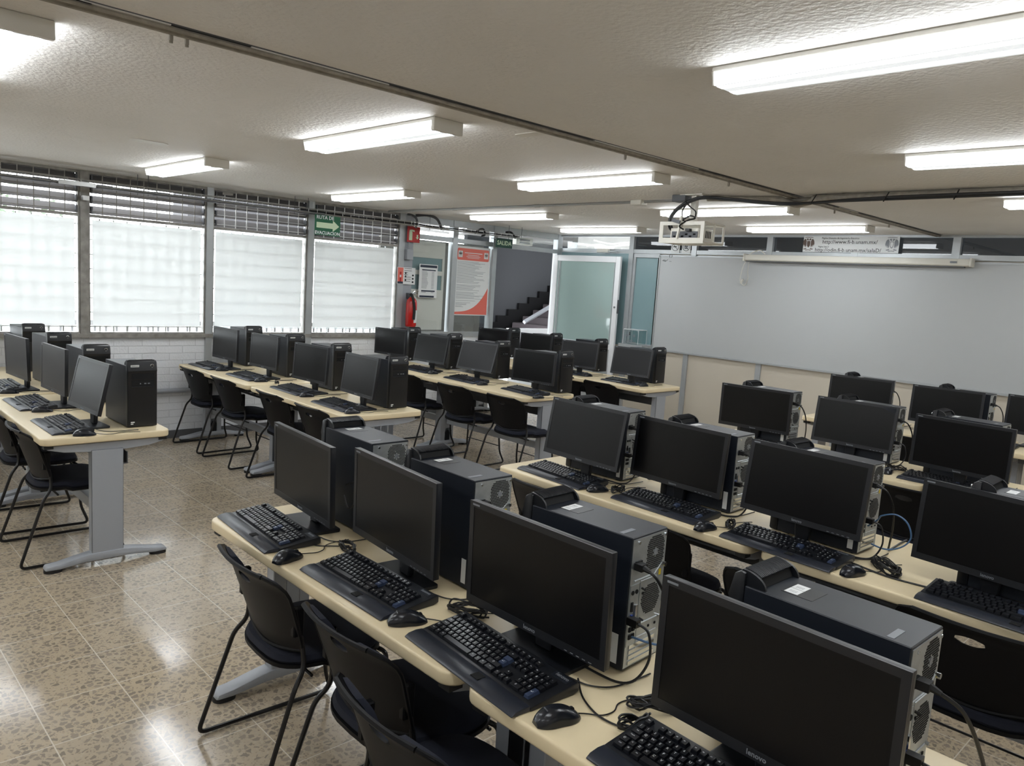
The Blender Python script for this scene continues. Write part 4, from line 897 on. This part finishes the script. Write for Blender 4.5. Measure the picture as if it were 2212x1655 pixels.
# ---- tower: case runs along x, rear (galvanized) at +x, front bezel with carrying hood at -x
def make_tower():
    t = empty('computer_tower', (0, 0, 0)); L, W_, Hh = .345, .160, .362
    x0, x1 = -L/2, L/2
    cs = MB().box(x0, x1, -W_/2, W_/2, .006, Hh); put('case', cs.mesh(bevel=(.002, 1)), 'case', t)
    put('foot_strip', MB().box(x0+.02, x0+.05, -.07, .07, 0, .006).box(x1-.05, x1-.02, -.07, .07, 0, .006), 'rubber', t)
    fb = MB().prism([(x0, .004), (x0, Hh+.028), (x0-.012, Hh+.03), (x0-.026, Hh+.022), (x0-.038, Hh-.03), (x0-.034, Hh-.036), (x0-.036, .01), (x0-.03, .004)], -W_/2-.002, W_/2+.002, 'y')
    fr = put('front_bezel', fb.mesh(bevel=(.003, 2)), 'black', t)
    xf = x0-.0365
    put('drive_bay', MB().box(xf+.001, xf+.004, -.065, .06, Hh-.075, Hh-.046).box(xf+.001, xf+.004, -.065, .06, Hh-.115, Hh-.085), 'hole', fr)
    put('port_panel', MB().box(xf-.0005, xf+.004, -.06, .06, Hh-.124, Hh-.117), 'bezel', fr)
    put('front_ports', MB().box(xf-.001, xf+.003, -.04, -.028, Hh-.106, Hh-.10).box(xf-.001, xf+.003, -.02, -.008, Hh-.106, Hh-.10).box(xf-.001, xf+.003, .01, .016, Hh-.106, Hh-.10), 'greyprint', fr)
    A_ = Tr((x0-.0335, 0, Hh-.002)) @ Ry(-.2)
    put('name_plate', MB().box(-.0018, .002, .02, .066, -.004, .008, A_), 'paper', fr)
    tm = text_mesh('ThinkCentre', .0075, .0002, 'CENTER', True)
    put('name_lettering', mesh_join([(tm, A_ @ Tr((-.002, .043, .002)) @ Rz(-PI/2) @ Rx(PI/2))]), 'text', fr)
    ring = MB().tube([A_ @ Vector((-.002, -.052+.0095*math.cos(a), .002+.0095*math.sin(a))) for a in [2*PI*i/20 for i in range(20)]], .0016, 5, closed=True); put('power_button', ring, 'chrome', fr)
    put('sticker', MB().box(xf-.0005, xf+.003, .045, .066, .03, .036).box(xf-.0005, xf+.003, .052, .066, .02, .026), 'paper', fr)
    # hood: quarter-round grip rising over the front of the top, ribbed, open towards the rear
    hd = MB(); n = 10; pr = []
    for i in range(n+1): a = PI/2*(1-i/n); pr.append((x0-.012+.058*math.cos(a), Hh+.0+.033*math.sin(a)))
    inner = [(x0-.012+.052*math.cos(PI/2*i/n), Hh+.0+.027*math.sin(PI/2*i/n)) for i in range(n+1)]
    hood = put('carry_hood', MB().prism(pr+[(x0-.012, Hh)], -W_/2+.006, -W_/2+.012, 'y').prism(pr+[(x0-.012, Hh)], W_/2-.012, W_/2-.006, 'y').prism(pr[:6]+inner[5:][::1], -W_/2+.012, W_/2-.012, 'y').box(x0-.004, x0+.0, -W_/2+.012, W_/2-.012, Hh, Hh+.028), 'black', t)
    rb = MB()
    for i in range(22):
        y = -W_/2+.017+i*(W_-.034)/21
        rb.tube([(p[0]+.001, y, p[1]+.0012) for p in pr[:6]], .0014, 4)
    put('ribs', rb, 'bezel', hood)
    put('hood_opening', MB().prism([(x0+.0, Hh+.001), (x0+.0, Hh+.024), (x0+.024, Hh+.02), (x0+.034, Hh+.001)], -W_/2+.014, W_/2-.014, 'y'), 'hole', hood)
    put('label_recess', MB().box(x0+.06, x0+.13, -.035, .035, Hh-.0, Hh+.0006), 'black', t)
    put('barcode_label', MB().box(x0+.065, x0+.095, -.031, -.001, Hh+.0006, Hh+.0012).box(x0+.065, x0+.095, .001, .031, Hh+.0006, Hh+.0012), 'paper', t)
    bc = MB()
    for i in range(5): bc.box(x0+.072+.0035*i, x0+.0727+.0035*i, -.024, -.012, Hh+.0012, Hh+.0014).box(x0+.072+.0035*i, x0+.0729+.0035*i, .008, .019, Hh+.0012, Hh+.0014)
    put('barcode', bc, 'greyprint', t)
    put('serial_label', MB().box(x1-.05, x1-.036, -.07, -.015, Hh, Hh+.0008), 'greyprint', t)
    put('side_sticker', MB().box(x1-.04, x1-.018, -W_/2-.0008, -W_/2, .02, .10), 'paper', t)
    # rear
    rp = put('rear_panel', MB().box(x1-.001, x1+.0015, -W_/2+.004, W_/2-.004, .012, Hh-.006), 'zinc', t)
    put('panel_ridge', MB().tube([(x1+.002, -.06, .245), (x1+.002, .03, .245), (x1+.002, .06, .268)], .0022, 5).tube([(x1+.002, -.03, .238), (x1+.002, .04, .238)], .0016, 4).tube([(x1+.002, -.03, .12), (x1+.002, .06, .12)], .002, 5).tube([(x1+.002, -.03, .085), (x1+.002, .06, .085)], .0016, 4).box(x1+.001, x1+.003, -.032, -.030, .012, .235), 'zinc', rp)
    def honey(cy_, cz, ok, pitch=.0062, r=.0026):
        mb = MB()
        for i in range(-12, 13):
            for j in range(-12, 13):
                y = cy_+pitch*(i+.5*(j % 2)); z = cz+pitch*.866*j
                if ok(y-cy_, z-cz): mb.prism([(y+r*math.cos(a), z+r*math.sin(a)) for a in [PI/6+k*PI/3 for k in range(6)]], x1+.0012, x1+.0021, 'x')
        return mb
    put('power_supply_grille', honey(.028, .305, lambda y, z: abs(y) < .04 and abs(z) < .043 and abs(y)+abs(z) < .066 and math.hypot(y, z) > .011), 'hole', rp)
    put('fan_hub', MB().cyl((x1+.001, .028, .305), (x1+.003, .028, .305), .009, 14), 'greyprint', rp)
    put('fan_grille', honey(.022, .18, lambda y, z: math.hypot(y, z) < .042), 'hole', rp)
    put('power_socket', MB().box(x1+.001, x1+.006, -.062, -.035, .275, .297), 'hole', rp)
    io = MB().box(x1+.001, x1+.003, -.074, -.036, .07, .235); put('port_shield', io, 'chrome' if 0 else 'zinc', rp)
    pt = MB().box(x1+.002, x1+.006, -.068, -.058, .11, .122).box(x1+.002, x1+.006, -.054, -.044, .11, .122).box(x1+.002, x1+.006, -.068, -.058, .09, .102).box(x1+.002, x1+.006, -.054, -.044, .09, .102).box(x1+.002, x1+.006, -.068, -.060, .165, .19).box(x1+.002, x1+.004, -.02, -.014, .20, .206).box(x1+.002, x1+.004, .05, .056, .1, .106).box(x1+.002, x1+.004, .02, .026, .1, .106)
    put('usb_ports', pt, 'hole', rp); put('serial_port', MB().box(x1+.002, x1+.008, -.052, -.042, .15, .18), 'chrome', rp); put('display_port', MB().box(x1+.002, x1+.009, -.068, -.06, .132, .157), 'vga', rp)
    put('mouse_port', MB().cyl((x1+.002, -.064, .215), (x1+.005, -.064, .215), .006, 10).cyl((x1+.002, -.047, .215), (x1+.005, -.047, .215), .006, 10), 'hole', rp)
    sl = MB()
    for k in range(4): sl.box(x1+.001, x1+.004, -.06, .055, .018+.0145*k, .028+.0145*k)
    put('slot_covers', sl, 'chrome', rp)
    put('thumb_screw', MB().cyl((x1+.001, .067, .265), (x1+.012, .067, .265), .006, 10).cyl((x1+.001, .066, .12), (x1+.008, .066, .12), .004, 8).cyl((x1+.001, -.05, .345), (x1+.004, -.05, .345), .004, 8).cyl((x1+.001, .07, .345), (x1+.004, .07, .345), .004, 8), 'chrome', rp)
    put('warning_sticker', MB().box(x1+.0015, x1+.0022, .052, .062, .236, .252), 'yellow', rp)
    put('rubber_clip', MB().tube([(x1+.001, -.022, .218), (x1+.012, -.018, .214)], .003, 5).tube([(x1+.001, -.022, .136), (x1+.012, -.018, .132)], .003, 5), 'rubber', rp)
    return t
t0 = make_tower(); first = True
for k, (x, y, a) in TOW.items():
    o = t0 if first else copy_tree(t0); first = False
    if k[1] == '1': o.location = (x-.02, y, DZ); o.rotation_euler.z = a+PI
    else: o.location = (x, y, DZ); o.rotation_euler.z = a
    n_, r_ = nth(k)
    tag(o, '%s, %s, %s' % ('black tower seen from its power-button front' if k[1] == '1' else 'dark tower with silver rear panel', n_, r_), 'computer', 'computer towers')
# ---- keyboards
P_ = .0193; SL = math.atan2(.016, .135)
def keyrows():
    out = []   # (x, y, w, h, kind, legend)
    y0 = .068
    def row(r, xs0, items):
        x = xs0
        for it in items:
            if isinstance(it, (int, float)): x += it*P_; continue
            lg, w_ = it[0], it[1]; kd = it[2] if len(it) > 2 else 'k'
            tall = kd == 'B'; out.append((x+w_*P_/2, y0+r*P_+(.007 if r == 5 else 0)+P_*(1 if tall else .5), w_*P_-.0018, P_*(2 if tall else 1)-.0018, kd.lower(), lg)); x += w_*P_
    X0 = -.2235
    row(5, X0, [('Esc', 1), 1]+[('F%d' % i, 1) for i in (1, 2, 3, 4)]+[.5]+[('F%d' % i, 1) for i in (5, 6, 7, 8)]+[.5]+[('F%d' % i, 1) for i in (9, 10, 11, 12)]+[.25, ('Imp', 1), ('Bl', 1), ('Pau', 1)])
    row(4, X0, [('|', 1)]+[(c, 1) for c in '1234567890']+[("?", 1), ('¿', 1), ('←', 2), .25, ('Ins', 1), ('Ini', 1), ('Re', 1), .25, ('Bq', 1), ('/', 1), ('*', 1), ('-', 1)])
    row(3, X0, [('Tab', 1.5)]+[(c, 1) for c in 'QWERTYUIOP']+[('´', 1), ('+', 1), ('', 1.5, 'b'), .25, ('Sup', 1), ('Fin', 1), ('Av', 1), .25, ('7', 1), ('8', 1), ('9', 1), ('+', 1)])
    row(2, X0, [('Mayús', 1.75)]+[(c, 1) for c in 'ASDFGHJKLÑ']+[('{', 1), ('}', 1), ('↵', 1.25, 'b'), .25, 3, .25, ('4', 1), ('5', 1), ('6', 1), ('', 1)])
    row(1, X0, [('⇧', 1.25), ('<', 1)]+[(c, 1) for c in 'ZXCVBNM']+[(';', 1), (':', 1), ('_', 1), ('⇧', 2.75), .25, 1, ('^', 1), 1, .25, ('1', 1), ('2', 1), ('3', 1)])
    row(0, X0, [('Ctrl', 1.5), ('¤', 1), ('Alt', 1.25), ('', 6), ('Gr', 1.25), ('¤', 1), ('=', 1.25), ('Ctrl', 1.75), .25, ('<', 1), ('v', 1), ('>', 1), .25, ('0', 2), ('.', 1), ('↵', 1, 'B')])
    return out
KEYS = keyrows()
def key_mesh(w_, h_):
    t = .0022; vs = [(-w_/2, -h_/2, 0), (w_/2, -h_/2, 0), (w_/2, h_/2, 0), (-w_/2, h_/2, 0), (-w_/2+t, -h_/2+t*.7, .0075), (w_/2-t, -h_/2+t*.7, .0075), (w_/2-t, h_/2-t, .0085), (-w_/2+t, h_/2-t, .0085)]
    return MB().add(vs, [(0, 3, 2, 1), (4, 5, 6, 7), (0, 1, 5, 4), (1, 2, 6, 5), (2, 3, 7, 6), (3, 0, 4, 7)])
def make_keyboard(individual):
    t = empty('keyboard', (0, 0, 0)); W_ = .472
    # profile (y, z): wedge rising to the back
    b = MB().prism([(.055, 0), (.055, .010), (.068, .012), (.203, .029), (.209, .025), (.209, .006), (.19, 0)], -W_/2, W_/2, 'x'); put('body', b.mesh(bevel=(.002, 2)), 'bezel', t)
    pr = put('palm_rest', MB().prism([(-.0, .001), (-.0, .004), (.012, .011), (.035, .0145), (.056, .013), (.056, .001)], -W_/2+.002, W_/2-.002, 'x').mesh(bevel=(.0015, 2)), 'palm', t)
    put('release_notch', MB().box(.045, .075, .02, .045, .0125, .0152), 'hole', pr)
    B_ = Tr((0, .068, .0125)) @ Rx(SL) @ Tr((0, -.068, 0))
    put('indicator_panel', MB().box(.165, .222, .178, .2, -.0005, .0008, B_), 'case', t)
    put('brand_lettering', mesh_join([(text_mesh('lenovo', .016, .0002, 'CENTER', True), B_ @ Tr((.195, .192, .0011)))]), 'greyprint', t)
    if individual:
        cache = {}; cnt = 0; rest = MB(); lg = []
        for (x, y, w_, h_, kd, s) in KEYS:
            M_ = B_ @ Tr((x, y, .0008))
            if s: lg.append((text_mesh(s, .0086 if len(s) < 2 else .0046, .0001), M_ @ Tr((-.0015 if len(s) < 3 else 0, .001, .0087))))
            if cnt >= 100 and kd != 'b': rest.add([M_ @ Vector(v) for v in key_mesh(w_, h_).v], key_mesh(w_, h_).f); continue
            kk = (round(w_, 4), round(h_, 4), kd)
            if kk not in cache: cache[kk] = key_mesh(w_, h_).mesh('key', smooth=False)
            loc = M_.translation; o = put('key', cache[kk], 'bluekey' if kd == 'b' else 'key', t, loc=loc, rot=(SL, 0, 0)); cnt += 1
        if rest.v: o = put('key_remainder', rest.mesh(smooth=False), 'key', t); o['kind'] = 'stuff'
        put('key_lettering', mesh_join(lg), 'white', t)
    else:
        kb, kbl = MB(), MB()
        for (x, y, w_, h_, kd, s) in KEYS:
            M_ = B_ @ Tr((x, y, .0008)); q = key_mesh(w_, h_); (kbl if kd == 'b' else kb).add([M_ @ Vector(v) for v in q.v], q.f)
        put('key_block', kb.mesh(smooth=False), 'key', t); put('enter_keys', kbl.mesh(smooth=False), 'bluekey', t)
    put('cord', MB().tube(smooth_path([(.12, .207, .012), (.17, .232, .006), (.225, .25, .004), (.262, .29, .004), (.272, .35, .004), (.272, .43, .004)], 6), .0022, 5), 'cable', t)
    return t
KB = {'A2-1': (-2.605, 1.195, -4.0), 'A2-2': (-1.945, 1.207, 0), 'A2-3': (-1.36, 1.186, -5), 'A2-4': (-.69, 1.175, -3), 'B2-1': (-2.582, 2.803, -4.5), 'B2-2': (-1.942, 2.809, -2), 'B2-3': (-1.328, 2.755, -2), 'B2-4': (-.575, 2.76, -2),
      'C2-1': (-2.55, 4.66, 0), 'C2-2': (-1.93, 4.66, 0), 'C2-3': (-1.31, 4.665, -1), 'D2-1': (-2.5, 6.50, 0), 'D2-2': (-1.62, 6.50, 0), 'D2-3': (-1.0, 6.50, 0),
      'A1-4': (-4.845, 1.055, .5), 'A1-3': (-5.64, 1.063, .5), 'A1-2': (-6.42, 1.06, 0), 'B1-1': (-7.19, 2.865, 1), 'B1-2': (-6.43, 2.90, 0), 'B1-3': (-5.60, 2.905, -1), 'B1-4': (-4.85, 2.86, -1.5),
      'C1-2': (-6.44, 4.80, 0), 'C1-3': (-5.665, 4.775, -2), 'C1-4': (-4.88, 4.81, -6), 'D1-3': (-5.83, 6.44, 0), 'D1-4': (-5.02, 6.445, -2)}
ki, kn = make_keyboard(True), make_keyboard(False); fi = fn_ = True
for k, (x, y, a) in KB.items():
    if k[:2] == 'A2' or k in ('B2-1', 'B2-2', 'B2-3'): o = ki if fi else copy_tree(ki); fi = False
    else: o = kn if fn_ else copy_tree(kn); fn_ = False
    o.location = (x, y, DZ+.0005); o.rotation_euler.z = math.radians(a)
    n_, r_ = nth(k); tag(o, 'black keyboard with palm rest and blue enter keys, %s, %s' % (n_, r_), 'keyboard', 'black keyboards')
# ---- mice
def make_mouse():
    t = empty('computer_mouse', (0, 0, 0)); nu, nv = 20, 18; vs = []
    def hgt(v): return .039*(math.sin(PI*min(1, (v*.96+.02)))**.55)*(1.12-.35*v)
    def wid(v): return .031*(math.sin(PI*(v*.94+.03))**.38)*(1-.12*math.exp(-((v-.5)/.18)**2))
    for j in range(nv+1):
        v = j/nv; y = -.056+.113*v
        for i in range(nu+1):
            a = PI*i/nu; c, s_ = math.cos(a), math.sin(a)
            vs.append((wid(v)*math.copysign(abs(c)**.75, c), y, max(0, hgt(v)*abs(s_)**.8)+.001))
    mb = MB(); mb.add(vs, [(j*(nu+1)+i, j*(nu+1)+i+1, (j+1)*(nu+1)+i+1, (j+1)*(nu+1)+i) for j in range(nv) for i in range(nu)]+[tuple(range(nu+1))[::-1], tuple(nv*(nu+1)+i for i in range(nu+1))]+[tuple(j*(nu+1) for j in range(nv+1)), tuple(j*(nu+1)+nu for j in range(nv, -1, -1))])
    put('shell', mb, 'mouse', t)
    put('scroll_wheel', MB().cyl((-.0025, .036, .021), (.0025, .036, .021), .008, 12), 'rubber', t)
    put('button_seam', MB().tube([(0, y, hgt((y+.056)/.113)+.0006) for y in (.012, .018, .024)], .0007, 4), 'hole', t)
    put('brand_lettering', mesh_join([(text_mesh('lenovo', .007, .0002), Tr((0, -.03, .0352)) @ Rx(.33))]), 'greyprint', t)
    put('cord', MB().tube(smooth_path([(0, .055, .008), (.004, .08, .004), (.02, .11, .0035), (.015, .145, .0035), (-.01, .175, .0035), (-.015, .22, .0035), (.0, .28, .0035)], 6), .0018, 5), 'cable', t)
    return t
MS = {'A2-1': (-2.282, 1.22), 'A2-2': (-1.661, 1.264), 'A2-3': (-1.058, 1.242), 'B2-1': (-2.291, 2.861), 'B2-2': (-1.648, 2.80), 'B2-3': (-1.035, 2.816), 'C2-2': (-1.624, 4.76),
      'A1-4': (-4.555, 1.2), 'A1-3': (-5.35, 1.175), 'A1-2': (-6.13, 1.15), 'B1-1': (-6.90, 2.97), 'B1-2': (-6.15, 2.99), 'B1-3': (-5.31, 2.96), 'B1-4': (-4.56, 2.90), 'C1-2': (-6.16, 4.86), 'C1-3': (-5.36, 4.83), 'C1-4': (-4.555, 4.77), 'D1-3': (-5.5, 6.54), 'D1-4': (-4.72, 6.52)}
m0 = make_mouse(); first = True
for i, (k, (x, y)) in enumerate(MS.items()):
    o = m0 if first else copy_tree(m0); first = False
    o.location = (x, y, DZ+.0003); o.rotation_euler.z = math.radians([12, -25, -18, -20, -14, -16][i % 6] if k[1] == '2' else -8)
    n_, r_ = nth(k); tag(o, 'black wired mouse right of its keyboard, %s, %s' % (n_, r_), 'mouse', 'black computer mice')
# ---- loose cables
def cable(name, pts, r, m, label, cat='cable', n=8):
    o = put(name, MB().tube(smooth_path(pts, n), r, 6), m); tag(o, label, cat); return o
def coil(x, y, z, R_, turns, r, seed, flat=.5, ang=0):
    rd = random.Random(seed); pts = []
    for k in range(turns*8+1):
        a = 2*PI*k/8; q = R_*(.75+.35*rd.random()); pts.append((x+math.cos(ang)*q*math.cos(a)*1.3-math.sin(ang)*q*flat*math.sin(a), y+math.sin(ang)*q*math.cos(a)*1.3+math.cos(ang)*q*flat*math.sin(a), z+rd.random()*.028+.0))
    return pts
COILS = [(-2.25, 1.43, .035, 5, 'small coil under the second monitor from the aisle, nearest right row'), (-1.60, 1.44, .05, 6, 'loose coil between second and third monitors, nearest right row'), (-.95, 1.46, .045, 8, 'dense coil behind third and fourth monitors, nearest right row'), (-.93, 1.36, .03, 5, 'tied hanging bundle beside the fourth monitor of nearest right row'),
         (-2.22, 2.93, .035, 6, 'knotted bundle between first two monitors, second right row'), (-1.60, 2.92, .035, 6, 'bundle between second and third monitors, second right row'), (-.975, 2.97, .062, 11, 'large messy coil right of third monitor, second right row'), (-1.62, 4.9, .05, 5, 'bundle beside the second monitor, third right row'),
         (-5.98, 3.05, .022, 4, 'tiny coil between keyboards, second window row'), (-6.6, 5.0, .03, 4, 'small coil under monitor, third window row'), (-5.85, 5.02, .025, 4, 'small coil behind keyboard, third window row')]
for i, (x, y, R_, tn, lb) in enumerate(COILS):
    o = put('cable_coil', MB().tube(smooth_path(coil(x, y, DZ+.004, R_, tn, .002, i+20, .55, .4*i), 3), .0028 if y < 4 else .0025, 5), 'cable'); tag(o, 'black cable '+lb, 'cable')
for k in ('A2-1', 'A2-2', 'A2-3', 'A2-4', 'B2-1', 'B2-2', 'B2-3', 'C2-1', 'C2-2', 'D2-1', 'D2-2'):
    x, y, a = TOW[k]; xr = x+.1725+.006; n_, r_ = nth(k)
    e = empty('power_cord', (0, 0, 0)); tag(e, 'black power cord plugged into the tower, %s, %s' % (n_, r_), 'power cord', 'power cords')
    s_, c_ = math.sin(a), math.cos(a); yy = y-.048; zz = DZ+.286
    pts = [(xr+.036, yy, zz-.004), (xr+.06, yy+.006, zz-.02), (xr+.08, yy+.03, zz-.08), (xr+.075, yy+.07, zz-.17), (xr+.06, yy+.1, zz-.25), (xr+.05, yy+.14, DZ+.006), (xr+.045, YD[k[:2]]+.64, DZ+.006), (xr+.045, YD[k[:2]]+.68, DZ-.02), (xr+.045, YD[k[:2]]+.685, DZ-.2)]
    if k == 'A2-4': pts = [(xr+.036, yy, zz-.004), (xr+.075, yy+.03, zz-.04), (xr+.10, yy+.09, zz-.14), (xr+.115, yy+.15, zz-.26), (xr+.12, yy+.22, DZ+.006), (xr+.12, YD[k[:2]]+.65, DZ+.006), (xr+.12, YD[k[:2]]+.685, DZ-.03), (xr+.12, YD[k[:2]]+.69, DZ-.3)]
    put('cord', MB().tube(smooth_path(pts, 6), .0042, 6), 'cable', e)
    put('plug', MB().box(xr-.002, xr+.022, yy-.012, yy+.012, zz-.009, zz+.009).tube([(xr+.02, yy, zz), (xr+.04, yy, zz-.005)], .006, 6, rs=[.0085, .005]), 'rubber', e)
    if k in ('A2-3', 'B2-1', 'B2-2', 'B2-3', 'A2-4', 'C2-2'):
        g = put('display_cable', MB().box(xr, xr+.03, y-.075, y-.055, DZ+.135, DZ+.155).tube(smooth_path([(xr+.03, y-.065, DZ+.145), (xr+.06, y-.06, DZ+.13), (xr+.075, y-.07, DZ+.07), (xr+.06, y-.1, DZ+.02), (xr+.02, y-.125, DZ+.006), (xr-.08, y-.13, DZ+.006)], 6), .0034, 6), 'cable'); tag(g, 'black display cable curling out of tower ports, %s, %s' % (n_, r_), 'cable')
cable('network_cable', [(-1.105, 3.10, .865), (-1.064, 3.08, .905), (-1.044, 3.06, .930), (-.995, 3.06, .947), (-.951, 3.06, .927), (-.931, 3.06, .878), (-.948, 3.06, .84), (-.987, 3.06, .812), (-1.03, 3.07, .800), (-1.08, 3.09, .80)], .0032, 'bluecable', 'blue network cable looping out beside the third monitor, second right row')
cable('network_cable', [(-1.10, 1.56, DZ+.095), (-1.04, 1.58, DZ+.092), (-.98, 1.63, DZ+.09), (-.96, 1.68, DZ+.05)], .003, 'bluecable', 'blue network cable leaving the third tower, nearest right row')
cable('network_cable', [(-.415, 1.58, DZ+.09), (-.36, 1.60, DZ+.085), (-.30, 1.62, DZ+.05), (-.27, 1.64, DZ+.01)], .003, 'bluecable', 'blue network cable leaving the fourth tower, bottom right corner')
cable('monitor_cable', [(-2.32, 1.46, DZ+.22), (-2.28, 1.47, DZ+.235), (-2.255, 1.47, DZ+.20), (-2.27, 1.465, DZ+.16), (-2.30, 1.46, DZ+.14), (-2.33, 1.46, DZ+.18)], .003, 'cable', 'thin black cable curl behind the first monitor, nearest right row')
cable('keyboard_cable', [(-2.60, 1.41, DZ+.02), (-2.52, 1.38, DZ+.03), (-2.43, 1.37, DZ+.02), (-2.36, 1.36, DZ+.004), (-2.31, 1.41, DZ+.004), (-2.28, 1.46, DZ+.004)], .0022, 'cable', 'thin cable crossing the stand of the first monitor, nearest right row')
cable('desk_cable', [(-1.15, 1.42, DZ+.004), (-1.08, 1.36, DZ+.004), (-1.0, 1.33, DZ+.004), (-.93, 1.35, DZ+.004), (-.92, 1.42, DZ+.006)], .0025, 'cable', 'black cable arcing over the desk beside the third monitor, nearest right row')
cable('desk_cable', [(-1.2, 2.95, DZ+.004), (-1.08, 2.93, DZ+.004), (-.95, 2.90, DZ+.004), (-.84, 2.91, DZ+.004), (-.74, 2.93, DZ+.004)], .0035, 'cable', 'thick cables lying across the desk to the fourth monitor, second right row')
